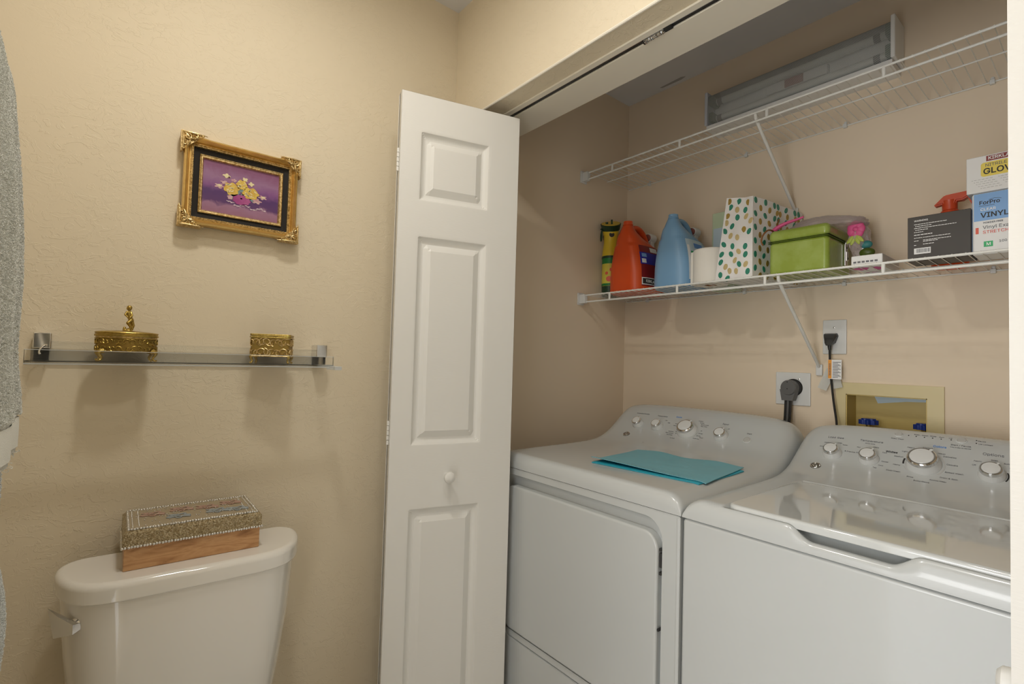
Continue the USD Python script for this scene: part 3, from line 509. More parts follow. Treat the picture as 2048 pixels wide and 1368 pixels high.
# ------------------------------------------------------------------ things on the lower shelf
def jug(name, label, cat_, cx, y0, z0, s, m, kind, wide=1.0):
    t = thing(name, label, cat_, (cx, y0+.1, z0))
    rows = [(0, .078, .006, .208), (.004, .083, .001, .213), (.012, .0855, 0, .215), (.09, .083, 0, .214), (.15, .075, .001, .211), (.185, .066, .002, .200), (.205, .060, .003, .168), (.222, .052, .004, .120), (.240, .043, .006, .088), (.258, .033, .009, .072), (.272, .026, .0125, .0645), (.282, .0215, .016, .061)]
    rows = [(r[0], r[1]*(1+(wide-1)*min(1, max(0, (.27-r[0])/.1))), r[2], r[3]) for r in rows]
    zz = np.array([r[0] for r in rows]); Q = PchipInterpolator(zz, np.array(rows)[:, 1:]); rg = []
    for z in np.r_[0, .004, .012, np.linspace(.03, .282, 36)]:
        hx, a, b = Q(z); n_ = 3.2 if z < .2 else 2.6 if z < .25 else 2.2
        rg.append(sring(cx, y0+s*(a+b)/2, s*hx, s*(b-a)/2, z0+s*z, n_))
    obj('body', loft(rg), m, t, smooth=50)
    yn = y0+s*.0385
    obj('neck', place(lathe([(0, 0), (.019*s, 0), (.019*s, .006*s), (.0212*s, .008*s), (.0212*s, .011*s), (.0192*s, .013*s), (.0188*s, .024*s), (.016*s, .024*s), (.016*s, .018*s), (0, .018*s)], 36), (cx, yn, z0+s*.278)), m, t)
    hp = smooth_path([(cx, y0+s*.050, z0+s*.266), (cx, y0+s*.078, z0+s*.281), (cx, y0+s*.112, z0+s*.279), (cx, y0+s*.145, z0+s*.252), (cx, y0+s*.160, z0+s*.195)], 30)
    h_ = tube(hp, s*np.interp(np.linspace(0, 1, 30), [0, .2, .8, 1], [.013, .0125, .015, .021]), 16)
    h_.vertices[:, 0] = cx + (h_.vertices[:, 0]-cx)*1.15
    obj('handle', h_, m, t)
    k = obj('tap', cat(place(lathe([(0, 0), (.019*s, 0), (.021*s, .006), (.021*s, .036*s), (0, .036*s)], 24), (cx, y0+s*.178, z0+s*.258), (0, 1, 0)), rbox(cx-.014*s, cx+.014*s, y0+s*.182, y0+s*.208, z0+s*.19, z0+s*.255, .004)), 'plastic_white', t, label='white press tap with a red button')
    obj('tap_button', place(lathe([(0, 0), (.015*s, 0), (.0155*s, .006), (.013*s, .009), (0, .010)], 24), (cx, y0+s*.178, z0+s*.258), (0, -1, 0)), 'ballast_red', k)
    # label on the broad right side, following the body
    def patch(za, zb, ya, yb, off, m_, name_, par):
        zs = np.linspace(za, zb, 14); us = np.linspace(ya, yb, 20); V = np.zeros((14, 20, 3))
        for i, z in enumerate(zs):
            hx, a, b = Q(z); n_ = 3.2 if z < .2 else 2.6
            yc, hy = s*(a+b)/2, s*(b-a)/2; q = np.clip(1-np.abs((us*s-yc)/hy)**n_, 0, 1)
            V[i, :, 0] = cx+s*hx*q**(1/n_)+off; V[i, :, 1] = y0+us*s; V[i, :, 2] = z0+s*z
        return obj(name_, grid(V[..., 0], V[..., 1], V[..., 2]), m_, par, smooth=True)
    if kind == 'orange':
        L = patch(.025, .195, .03, .20, .0006, 'label_red', 'label', t)
        patch(.115, .165, .028, .19, .0010, 'label_blue', 'label_band', L); patch(.03, .06, .03, .20, .0010, 'print_white', 'label_band', L); patch(.034, .056, .034, .196, .0014, 'print_black', 'label_band', L)
        patch(.12, .138, .034, .055, .0014, 'print_white', 'label_mark', L); patch(.145, .16, .036, .06, .0014, 'carton_blue', 'label_mark', L); patch(.17, .19, .09, .14, .0012, 'print_white', 'label_mark', L)
        o = np.array([cx+s*.0855*wide+.0022, y0+s*.04, z0+s*.039]); obj('lettering', text('KIRKLAND', .011*s, o, (0, 1, 0), (0, 0, 1), True, depth=.0005), 'print_white', L, smooth=False)
    else:
        L = patch(.03, .195, .03, .20, .0006, 'label_pale', 'label', t)
        patch(.03, .17, .032, .042, .0010, 'print_white', 'label_band', L); patch(.16, .18, .07, .13, .0011, 'print_blue', 'label_mark', L); patch(.135, .152, .08, .12, .0011, 'pink_paper', 'label_mark', L); patch(.13, .145, .045, .062, .0011, 'carton_green', 'label_mark', L)
        o = np.array([cx+s*.0830*wide, y0+s*.040, z0+s*.04]); obj('lettering', text('ULTRA', .006, o+np.array([.002, 0, 0]), (0, 0, 1), (0, -1, 0), True, depth=.0005), 'print_blue', L, smooth=False)
    return t
jug('detergent_jug', 'big orange laundry detergent jug with dark red label', 'jug', .180, .702, ZL, .985, 'orange_plastic', 'orange', 1.08)
jug('detergent_jug', 'big light blue laundry jug with pale label, beside the orange jug', 'jug', .395, .700, ZL, .93, 'blue_plastic', 'blue', 1.07)

# yellow bottle in the corner
t = thing('cleaner_bottle', 'slim yellow cleaner bottle with dark green cap in the closet corner', 'bottle', (.052, .785, ZL)); cx, cy = .052, .785
def bottle(rows, m, name, n=36, **k): return obj(name, lathe([(0, rows[0][1])]+rows+[(0, rows[-1][1])], n).apply_translation((cx, cy, ZL)), m, t, **k)
bottle([(.030, 0), (.034, .003), (.034, .045)], 'dark_green_plastic', 'base'); bottle([(.0345, .045), (.0345, .165)], 'label_yellow', 'label')
bottle([(.0349, .046), (.0349, .056)], 'label_green', 'label_band'); bottle([(.0349, .142), (.0349, .166)], 'label_green', 'label_band')
bottle([(.0365, .166), (.037, .170), (.0365, .176)], 'dark_green_plastic', 'collar'); bottle([(.036, .176), (.034, .20), (.029, .235), (.030, .262), (.036, .292), (.039, .30)], 'yellow_plastic', 'body')
TILT = trimesh.transformations.rotation_matrix(math.radians(29), (.80, .60, 0), (cx, cy, ZL+.300))
def cap_part(ms, m_, name):
    m_2 = cat(ms); m_2.apply_transform(TILT); return obj(name, m_2, m_, t)
at_c = lambda rows: lathe([(0, rows[0][1])]+rows+[(0, rows[-1][1])], 36).apply_translation((cx, cy, ZL))
cap_part([at_c([(.030, .285), (.039, .298), (.0435, .318), (.0445, .322), (.0425, .3235)])], 'dark_green_plastic', 'cap'); cap_part([at_c([(.0405, .320), (.0405, .3244)])], 'yellow_plastic', 'cap_top')
cap_part([tube([(cx+.010, cy-.005, ZL+.322), (cx+.010, cy-.005, ZL+.343)], .004)], 'dark_green_plastic', 'cap_spout'); cap_part([tube([(cx-.012, cy-.012, ZL+.322), (cx-.012, cy-.012, ZL+.331)], .006)], 'dark_green_plastic', 'cap_button')
for q, zz in ((-2.45, .262), (-.72, .268)):
    obj('grip_hole', place(lathe([(0, 0), (.011, 0), (.011, .002), (0, .003)], 20), (cx+.0295*math.cos(q), cy+.0295*math.sin(q), ZL+zz), (math.cos(q), math.sin(q), 0)), 'print_black', t)
obj('pull_loop', tube(smooth_path([(cx-.040, cy-.012, ZL+.300), (cx-.042, cy-.016, ZL+.268), (cx-.032, cy-.026, ZL+.248), (cx-.020, cy-.034, ZL+.268), (cx-.026, cy-.036, ZL+.297)], 30), .003), 'dark_green_plastic', t)
for q, zz, r_ in ((-1.0, .075, .012), (-1.3, .1, .007), (-.7, .115, .008)):
    obj('label_mark', place(lathe([(0, 0), (r_, 0), (0, .0006)], 16), (cx+.0345*math.cos(q), cy+.0345*math.sin(q), ZL+zz), (math.cos(q), math.sin(q), 0)), 'carton_red', t)

# toilet roll
t = thing('paper_roll', 'white toilet paper roll between blue jug and gift bag', 'toilet paper', (.540, .752, ZL))
obj('paper', lathe([(.022, 0), (.058, 0), (.060, .003), (.060, .122), (.057, .126), (.022, .126), (.022, 0)], 48).apply_translation((.540, .752, ZL)), 'tissue', t)
obj('core', lathe([(.0195, .001), (.0215, .001), (.0215, .122), (.0195, .122), (.0195, .001)], 32).apply_translation((.540, .752, ZL)), 'wood_box', t)
obj('loose_end', rbox(.4805, .4925, .718, .730, ZL, ZL+.122, .003), 'tissue', t)

# pale carton behind
t = thing('small_carton', 'pale green carton half hidden behind the dotted gift bag', 'box', (.50, .91, ZL))
obj('carton', rbox(.470, .560, .885, .945, ZL, ZL+.300, .002), 'carton_pale_green', t)
obj('printed_panel', bx(.475, .555, .8843, .8849, ZL+.03, ZL+.24), 'label_pale', t)

# gift bag
t = thing('gift_bag', 'white paper gift bag with green and gold dots, standing open', 'bag', (.66, .83, ZL))
B0, B1, B2, B3 = np.array([.594, .684]), np.array([.7225, .680]), np.array([.768, .945]), np.array([.655, .950])
T0, T1, T2, T3 = np.array([.629, .690]), np.array([.716, .692]), np.array([.770, .945]), np.array([.660, .945])
ZT = [1.792, 1.780, 1.762, 1.772]
def bag_pt(side, u, v):
    b = [B0, B1, B2, B3, B0][side:side+2]; tt = [T0, T1, T2, T3, T0][side:side+2]; zt = (ZT+ZT[:1])[side:side+2]
    p = (b[0]*(1-u)+b[1]*u)*(1-v)+(tt[0]*(1-u)+tt[1]*u)*v; z = ZL+(zt[0]*(1-u)+zt[1]*u-ZL)*v
    nrm = np.array([(b[1]-b[0])[1], -(b[1]-b[0])[0]]); nrm /= np.linalg.norm(nrm)
    dent = 0.010*math.sin(math.pi*u)*(v**1.3)*(-1 if side in (0, 2) else .4) + .003*math.sin(9*u+5*v+side)*math.sin(math.pi*u)
    p = p+nrm*dent; return np.array([p[0], p[1], z]), np.array([nrm[0], nrm[1], 0])
walls = []
for sd in range(4):
    G = np.array([[bag_pt(sd, u, v)[0] for u in np.linspace(0, 1, 14)] for v in np.linspace(0, 1, 18)]); walls.append(grid(G[..., 0], G[..., 1], G[..., 2]))
    Gi = np.array([[bag_pt(sd, u, v)[0]-bag_pt(sd, u, v)[1]*.0012 for u in np.linspace(0, 1, 14)] for v in np.linspace(0, 1, 18)]); walls.append(grid(Gi[..., 0], Gi[..., 1], Gi[..., 2], flip=True))
walls.append(place(extrude(Polygon([B0, B1, B2, B3]), .0015), (0, 0, ZL)))
obj('paper_body', cat(walls), 'paper_white', t, smooth=25)
FRONT_DOTS = [(.10, .955, 0), (.44, .95, 1), (.80, .93, 0), (.17, .885, 1), (.42, .85, 2), (.70, .84, 1), (.10, .78, 0), (.46, .755, 1), (.75, .76, 2), (.10, .70, 2), (.93, .70, 2), (.30, .655, 1), (.70, .60, 0), (.09, .60, 1), (.88, .57, 1), (.28, .54, 2), (.52, .51, 2), (.11, .44, 1), (.38, .41, 1), (.78, .39, 1), (.60, .335, 2), (.09, .32, 1), (.36, .315, 1), (.80, .29, 1), (.50, .235, 2), (.10, .225, 1), (.25, .165, 2), (.64, .18, 1), (.82, .17, 2), (.37, .11, 2), (.56, .10, 2), (.88, .08, 1), (.14, .07, 1), (.34, .02, 1)]
SIDE_DOTS = [(u+.03*((j*7) % 3-1), v, (j*2+i) % 2) for i, v in enumerate(np.linspace(.04, .96, 12)) for j, u in enumerate(np.linspace(.08 if i % 2 else .17, .93, 7))]
bym = {0: [], 1: [], 2: []}
for sd, dots in ((0, FRONT_DOTS), (1, SIDE_DOTS), (3, SIDE_DOTS[::2])):
    for u, v, k in dots:
        p, nn = bag_pt(sd, u, v); r_ = .0072; tilt = random.uniform(-.6, .6)
        up = np.array([0, 0, 1]); xd_ = np.cross(up, nn); e1 = xd_*math.cos(tilt)+up*math.sin(tilt)
        dsk = lathe([(0, -.002), (r_, -.002), (r_*.96, .0006), (0, .0008)], 14); dsk.vertices[:, 1] *= 1.5
        bym[k if sd == 0 else (0 if k == 0 else 1)].append(place(dsk, p+nn*.0006, nn, e1))
for k, m_ in ((0, 'dot_gold'), (1, 'dot_green'), (2, 'dot_pale')):
    for dsk in bym[k]: obj('dot', dsk, m_, t)
obj('rope_handle', tube(smooth_path([(.752, .80, ZL+.205), (.757, .775, ZL+.17), (.7635, .745, ZL+.15), (.760, .700, ZL+.148), (.752, .690, ZL+.135), (.7515, .690, ZL+.10)], 40), .0026, 8), 'brown_cord', t, label='twisted brown rope handle')

# green tin
t = thing('metal_tin', 'green painted metal lunch tin with chrome latch on lower shelf', 'tin box', (.85, .795, ZL))
gx0, gx1, gy0, gy1 = .763, .932, .702, .888
obj('body', rbox(gx0, gx1, gy0, gy1, ZL, ZL+.108, .014, 20), 'green_tin', t); obj('lid', rbox(gx0-.0015, gx1+.0015, gy0-.0015, gy1+.0015, ZL+.1045, ZL+.145, .015, 20), 'green_tin', t)
obj('seam', cat(rbox(gx0-.0022, gx1+.0022, gy0-.0022, gy1+.0022, ZL+.1038, ZL+.1050, .0006), rbox(gx0-.0022, gx1+.0022, gy0-.0022, gy1+.0022, ZL+.1085, ZL+.1095, .0005)), 'green_tin_dark', t)
lt = obj('latch', cat(rbox(gx1, gx1+.007, .823, .845, ZL+.03, ZL+.10, .002), rbox(gx1+.005, gx1+.010, .827, .841, ZL+.045, ZL+.075, .002), place(lathe([(0, 0), (.009, 0), (.009, .004), (.005, .006), (0, .006)], 20), (gx1+.004, .834, ZL+.102), (1, 0, 0))), 'chrome', t)
obj('latch_slot', cat(bx(gx1+.0098, gx1+.0106, .831, .837, ZL+.05, ZL+.056), bx(gx1+.0065, gx1+.0073, .831, .837, ZL+.083, ZL+.089)), 'print_black', lt)

# plastic bag with silk flower on the tin
t = thing('plastic_bag', 'crumpled clear plastic bag with pink silk flower on the green tin', 'bag', (.88, .84, ZL+.145))
P = trimesh.creation.icosphere(4); v = P.vertices
nz = meshkit.fbm(v*2.6+3, 4, 5)[:, None]-.5; nz2 = meshkit.fbm(v*7+9, 3, 8)[:, None]-.5
v = v*(1+.34*nz+.07*nz2); c = np.array([.875, .835, ZL+.150]); v = v*np.array([.118, .075, .042]); v[:, 2] = np.where(v[:, 2] < 0, v[:, 2]*.1, v[:, 2]); 
v[:, 2] += np.clip(v[:, 0]-.03, 0, 1)*.02
P = trimesh.Trimesh(v+c, P.faces, process=False)
obj('film', P, 'poly_bag', t, smooth=40)
drp = trimesh.creation.icosphere(3); w = drp.vertices; w = w*(1+.5*(meshkit.fbm(w*3+1, 3, 2)[:, None]-.5)); w = w*np.array([.026, .040, .060])+np.array([.968, .850, ZL+.110])
obj('film', trimesh.Trimesh(w, drp.faces, process=False), 'poly_bag', t, smooth=20)
obj('pink_strip', cat(tube(smooth_path([(.758, .745, ZL+.152), (.785, .742, ZL+.168), (.815, .75, ZL+.178), (.845, .755, ZL+.186)], 20), np.interp(np.linspace(0, 1, 20), [0, .3, 1], [.008, .006, .003]), 8)), 'pink_paper', t)
pet = []
for k in range(7):
    a = k*2*np.pi/7; s_ = trimesh.creation.icosphere(2); s_.vertices *= np.array([.013, .007, .015]); s_.apply_translation((0.011*math.cos(a), 0, .013*math.sin(a))); pet.append(s_)
s_ = trimesh.creation.icosphere(2); s_.vertices *= .010; pet.append(s_)
fl = cat(pet); fl.apply_translation((.968, .815, ZL+.135)); obj('flower', fl, 'pink_paper', t)
lf = []
for a in (-2.3, -1.9, -1.2, -.8): 
    s_ = trimesh.creation.icosphere(2); s_.vertices *= np.array([.018, .003, .006]); s_.apply_transform(trimesh.transformations.rotation_matrix(-a, (0, 1, 0))); s_.apply_translation((.966+.014*math.cos(a), .812, ZL+.118+.014*math.sin(a))); lf.append(s_)
obj('leaf', cat(lf), 'leaf_lime', t)
s_ = trimesh.creation.icosphere(2); s_.vertices *= np.array([.016, .01, .012]); s_.apply_translation((.990, .83, ZL+.088)); obj('teal_ribbon', s_, 'teal_bit', t)
s_ = trimesh.creation.icosphere(3); s_.vertices *= np.array([.020, .012, .014]); s_.apply_translation((.995, .82, ZL+.062)); obj('leaf', s_, 'green_tin_dark', t)

# flat printed packet
t = thing('paper_packet', 'flat white packet with magenta print lying beside the tin', 'packet', (1.03, .80, ZL))
obj('packet', rbox(.988, 1.062, .705, .865, ZL, ZL+.033, .003), 'carton_white', t)
obj('printed_spot', cat([place(extrude(Polygon([(math.cos(q)*a*(1+.3*math.sin(3*q+s)), math.sin(q)*b) for q in np.linspace(0, 6.28, 24)[:-1]]), .0006), (x_, y_, ZL-.0003), (0, 0, -1)) for x_, y_, a, b, s in ((1.006, .735, .016, .022, 0), (1.042, .745, .012, .024, 2), (1.01, .82, .016, .014, 1))]), 'magenta_print', t)
obj('lettering', cat([bx(.994+.010*k, 1.001+.010*k, .7043, .7048, ZL+.012, ZL+.017) for k in range(6)]), 'print_grey', t)

# black carton with white print
t = thing('black_carton', 'black carton printed with small white text and a barcode', 'box', (1.18, .735, ZL))
kx0, kx1, ky0, ky1, kz = 1.1165, 1.2405, .705, .790, ZL+.1165
obj('carton', rbox(kx0, kx1, ky0, ky1, ZL, kz, .0012), 'black_card', t)
fy_ = ky0-.0001; L = []; xd_, yd_ = (1, 0, 0), (0, 0, 1)
obj('lettering', text('WARNING', .0042, (kx0+.0135, fy_, kz-.0135), xd_, yd_, True), 'print_white', t, smooth=False)
def words(x, z, total, h, seed):
    r = random.Random(seed); out = []; e = x+total
    while x < e-.002:
        w_ = min(r.uniform(.002, .0075), e-x); out.append(bx(x, x+w_, fy_-.0004, fy_+.0002, z, z+h)); x += w_+.0009
    return out
for k, (dx, dz, w_) in enumerate([(.0135, .0215, .066), (.016, .0265, .034), (.0135, .0315, .084), (.016, .0365, .026), (.0135, .042, .021), (.0135, .0495, .012), (.027, .0495, .024), (.0135, .057, .017), (.032, .057, .055), (.0135, .0645, .011), (.032, .0640, .055), (.032, .0675, .032), (.0135, .0755, .005), (.032, .0745, .022)]): L += words(kx0+dx, kz-dz, w_, .0016 if k not in (5, 6) else .0022, k)
obj('lettering', cat(L), 'print_white', t, smooth=False)
bc = obj('barcode', bx(kx0+.0135, kx0+.0475, fy_-.0003, fy_+.0003, kz-.0985, kz-.083), 'print_white', t)
r = random.Random(4); x = kx0+.018; Bb = []
while x < kx0+.0455: w_ = r.choice((.0003, .0006, .0009)); Bb.append(bx(x, x+w_, fy_-.0006, fy_, kz-.095, kz-.085)); x += w_+r.choice((.0004, .0007))
obj('barcode_lines', cat(Bb), 'print_grey', bc, smooth=False)

# red trigger spray bottle behind the black carton
t = thing('spray_bottle', 'red trigger spray bottle standing behind the black carton', 'spray bottle', (1.174, .868, ZL)); cx, cy = 1.174, .868
obj('bottle', lathe([(0, 0), (.036, 0), (.040, .004), (.040, .10), (.036, .125), (.024, .143), (.017, .150), (.015, .160), (0, .160)], 36).apply_translation((cx, cy, ZL)), 'orange_plastic', t)
obj('collar', lathe([(0, .150), (.0205, .150), (.0195, .157), (.0165, .160), (.0165, .178), (.0175, .186), (0, .186)], 32).apply_translation((cx, cy, ZL)), 'red_plastic', t)
hp = Polygon([(-.030, .174), (-.032, .178), (-.012, .199), (-.006, .2015), (.055, .2045), (.063, .202), (.063, .188), (.038, .187), (.028, .181), (.016, .181), (.013, .172), (-.011, .172), (-.014, .177)])
def slab(poly, w, r): 
    m_ = cat(extrude(poly, w-2*r).apply_translation((0, 0, -(w-2*r)/2)), extrude(poly.buffer(-r*.8), w).apply_translation((0, 0, -w/2))); return place(m_, (cx, cy, ZL), (0, -1, 0), (1, 0, 0))
obj('spray_head', slab(hp, .026, .004), 'red_plastic', t)
obj('trigger', slab(Polygon([(.036, .190), (.046, .190), (.051, .176), (.062, .150), (.060, .147), (.056, .149), (.044, .170)]), .014, .002), 'red_plastic', t)
obj('nozzle', place(lathe([(0, 0), (.008, 0), (.008, .010), (.006, .012), (0, .012)], 20), (cx+.063, cy, ZL+.195), (1, 0, 0)), 'red_plastic', t)

# glove boxes
gx, gy = 1.2415, .712
t = thing('glove_box', 'blue and white vinyl glove carton, lower of the two', 'box', (gx+.12, gy+.04, ZL))
cz = ZL+.1505
obj('carton', rbox(gx, gx+.24, gy, gy+.09, ZL, cz, .0045, 16), 'carton_white', t)
f = gy-.0001
obj('printed_panel', cat(bx(gx+.0035, gx+.2365, f-.0004, f+.001, cz-.068, cz-.002)), 'carton_blue', t); obj('side_panel', bx(gx-.0005, gx+.001, gy+.004, gy+.086, ZL+.005, cz-.004), 'carton_blue', t)
T_ = lambda s, x, z, h, b=False: text(s, h, (gx+x, f-.0003, z), xd_, yd_, b, depth=.0005)
for w_ in (cat(T_('ForPro', .0125, cz-.0285, .0085, True), tube([(gx+.030+.022*k/10, f-.0005, cz-.0205+.0035*math.sin((.15+.75*k/10)*math.pi)) for k in range(11)], .0005, 4), bx(gx+.0125, gx+.040, f-.0008, f, cz-.0325, cz-.0318)), T_('VINYL', .015, cz-.0605, .0115, True)): obj('lettering', w_, 'print_black', t, smooth=False)
for w_ in (T_('CLEAR', .015, cz-.044, .0062, True), T_('GLOVES', .066, cz-.0605, .006, True)): obj('lettering', w_, 'print_white', t, smooth=False)
for w_ in (T_('POWDER FREE', .02, cz-.0755, .0036, True), T_('Vinyl Exam Gloves', .019, cz-.0885, .0078), T_('100', .047, cz-.124, .0055), T_('CT', .072, cz-.124, .0045)): obj('lettering', w_, 'print_grey', t, smooth=False)
obj('lettering', T_('STRETCH', .019, cz-.100, .0072), 'carton_red', t, smooth=False); obj('printed_mark', bx(gx+.0065, gx+.012, f-.0006, f, cz-.099, cz-.084), 'carton_red', t)
g = obj('printed_mark', bx(gx+.021, gx+.037, f-.0006, f, cz-.132, cz-.119), 'carton_green', t); obj('lettering', T_('M', .025, cz-.129, .007, True), 'print_white', g, smooth=False)
t = thing('glove_box', 'white nitrile glove carton with yellow panel, on the other', 'box', (gx+.12, gy+.04, cz)); f = gy-.0051; gx2 = gx-.0095; c2 = cz+.0005; ct = c2+.089
obj('carton', rbox(gx2, gx2+.25, gy-.005, gy+.09, c2, ct, .002), 'carton_white', t)
T_ = lambda s, x, z, h, b=False: text(s, h, (gx2+x, f-.0006, z), xd_, yd_, b, depth=.0005)
p = obj('printed_panel', bx(gx2+.036, gx2+.125, f-.0004, f+.001, ct-.0155, ct-.003), 'carton_maroon', t); obj('lettering', T_('KIRKLAND', .039, ct-.0125, .0075, True), 'print_white', p, smooth=False)
p = obj('printed_panel', place(extrude(rrect(gx2+.0265, gx2+.175, ct-.052, ct-.018, .006), .0012), (0, f+.0008, 0), (0, -1, 0)), 'carton_yellow', t)
obj('lettering', T_('NITRILE EXAM', .034, ct-.0285, .0068), 'print_grey', p, smooth=False); obj('lettering', T_('GLOVES', .030, ct-.046, .0130, True), 'print_black', p, smooth=False)
r = random.Random(2); L = []
for k in range(9):
    xx, zz = gx2+.014+.045*(k % 2)+.002*k, ct-.058-.0055*(k//2); L.append(bx(xx-.004, xx-.002, f-.0006, f, zz, zz+.0012))
    for q in range(5): L.append(bx(xx+.007*q, xx+.007*q+.005, f-.0005, f, zz, zz+.001))
obj('lettering', cat(L), 'button_grey', t, smooth=False)

# ------------------------------------------------------------------ outlets, plugs, laundry box
t = thing('wall_outlet', 'white single outlet plate with the black washer plug', 'outlet', (.867, YB, 1.332))
ox, oz = .8318, 1.2748
obj('plate', rbox(ox, ox+.070, YB-.006, YB, oz, oz+.114, .003), 'plastic_white', t); obj('screw', place(lathe([(0, 0), (.003, 0), (0, .0015)], 14), (ox+.034, YB-.006, oz+.088), (0, -1, 0)), 'steel', t)
t = thing('power_cord', 'thin black power cord with warning tag, running behind the washer', 'cord', (.86, YB-.03, 1.31))
obj('plug', hull([(x_, y_, z_) for x_, y_, z_ in ((.842, .945, 1.343), (.875, .945, 1.343), (.842, .955, 1.343), (.876, .955, 1.343), (.838, .945, 1.335), (.879, .945, 1.335), (.838, .955, 1.335), (.879, .955, 1.335), (.848, .925, 1.310), (.870, .925, 1.310), (.846, .952, 1.312), (.872, .952, 1.312), (.852, .925, 1.302), (.866, .925, 1.302), (.842, .935, 1.340), (.875, .935, 1.340))]), 'black_plastic', t, smooth=20)
obj('strain_relief', tube([(.859, .936, 1.306), (.8595, .936, 1.288)], [.0065, .0045], 12), 'black_plastic', t)
obj('cord', tube(smooth_path([(.8595, .936, 1.292), (.860, .937, 1.26), (.862, .938, 1.215), (.867, .938, 1.16), (.8765, .93, 1.10), (.886, .92, 1.05), (.890, .90, 1.0), (.885, .87, .93), (.87, .85, .80)], 50), .0034, 8), 'black_plastic', t)
tg = obj('tag', rbox(.8565, .8955, .9325, .9332, 1.1925, 1.2560, .0003), 'print_white', t, label='white and orange paper warning tag'); obj('tag_band', bx(.8568, .8665, .9318, .9326, 1.1945, 1.2555), 'tag_orange', tg)
obj('tag_print', cat([bx(.870, .885+.008*((k*5) % 3)/2, .932, .9326, 1.198+.0038*k, 1.1995+.0038*k) for k in range(14)]+[bx(.859, .864, .9313, .9319, 1.205+.004*k, 1.207+.004*k) for k in range(10)]), 'print_grey', tg, smooth=False)
obj('tag', place(bx(-.014, .014, -.035, .035, -.0004, .0004), (.848, .944, 1.190), (0.05, -1, .05), (.93, 0, -.36)), 'tag_clear', t); obj('tag', place(bx(-.014, .014, -.022, .022, -.0004, .0004), (.876, .946, 1.185), (-.05, -1, .05), (.97, 0, .25)), 'tag_clear', t)
t = thing('wall_outlet', 'wide white outlet plate with the grey dryer plug', 'outlet', (.738, YB, 1.15))
ex, ez = .6816, 1.0955
obj('plate', rbox(ex, ex+.114, YB-.006, YB, ez, ez+.114, .003), 'plastic_white', t)
obj('receptacle', place(lathe([(0, 0), (.030, 0), (.030, .004), (.027, .007), (0, .007)], 32), (ex+.060, YB-.005, 1.157), (0, -1, 0)), 'black_plastic', t)
for z_ in (ez+.091,): obj('screw', place(lathe([(0, 0), (.003, 0), (0, .0015)], 14), (ex+.078, YB-.006, z_), (0, -1, 0)), 'steel', t)
t = thing('power_cord', 'thick grey round plug with flat three strand dryer cord', 'cord', (.735, YB-.03, 1.14))
obj('plug', cat(place(lathe([(0, 0), (.0265, 0), (.027, .004), (.0265, .024), (.024, .027), (0, .0275)], 36), (.738, YB-.011, 1.156), (-.12, -1, 0)), hull([(x_+dx, y_, z_) for dx in (0,) for x_, y_, z_ in ((.710, .947, 1.150), (.764, .947, 1.150), (.708, .925, 1.150), (.760, .924, 1.150), (.716, .947, 1.112), (.752, .947, 1.112), (.714, .926, 1.112), (.750, .925, 1.112))])), 'grey_plastic', t, smooth=30)
obj('plug_screw', cat([place(lathe([(0, 0), (.0022, 0), (0, .001)], 10), (.7335, YB-.0385, z_), (-.12, -1, 0)) for z_ in (1.153, 1.176)]), 'print_black', t)
for k in (-1, 0, 1): obj('strand', tube(smooth_path([(.733+.0078*k, .934, 1.118), (.7325+.0078*k, .932, 1.08), (.731+.0077*k, .928, 1.03), (.7275+.0065*k, .915, .985), (.724+.005*k, .895, .95), (.72+.005*k, .87, .85)], 40), .0042, 8), 'grey_plastic' if k == 0 else 'black_plastic', t)

t = thing('laundry_outlet_box', 'cream recessed washer outlet box with two blue valve handles', 'outlet box', (1.0, YB, 1.06))
fo, fi = sbox(.872, .935, 1.1465, 1.183), sbox(.9007, .965, 1.108, 1.1465)
obj('face_frame', place(extrude(fo.difference(fi), .007), (0, YB, 0), (0, -1, 0)), 'abs_cream', t, smooth=False)
obj('recess', cat(bx(.9007, .9037, YB-.004, YB+.085, .958, 1.1465), bx(1.105, 1.108, YB-.004, YB+.085, .958, 1.1465), bx(.9007, 1.108, YB-.004, YB+.085, 1.1435, 1.1465), bx(.9007, 1.108, YB-.004, YB+.085, .956, .959), bx(.9007, 1.108, YB+.082, YB+.085, .956, 1.1465)), 'abs_inner', t, smooth=False)
obj('sticker', place(extrude(Polygon([(.965, 1.118), (1.04, 1.129), (1.105, 1.132), (1.105, 1.142), (.955, 1.142)]), .0008), (0, YB+.0815, 0), (0, -1, 0)), 'label_pale', t, smooth=False)
for vx in (.953, 1.094):
    vv = obj('valve', cat(tube([(vx, YB+.035, .965), (vx, YB+.035, 1.055)], .008, 16), tube([(vx, YB+.01, 1.02), (vx, YB+.06, 1.02)], .010, 16)), 'gold_brass', t)
    a = np.linspace(0, 2*np.pi, 72, endpoint=False); rr = .0245+.0025*np.cos(a*9)
    pg = Polygon(np.column_stack([rr*np.cos(a), rr*np.sin(a)])); obj('valve_handle', place(cat(extrude(pg, .014), extrude(pg.buffer(-.006), .018)), (vx, YB+.033, 1.052)), 'valve_blue', vv, smooth=40)

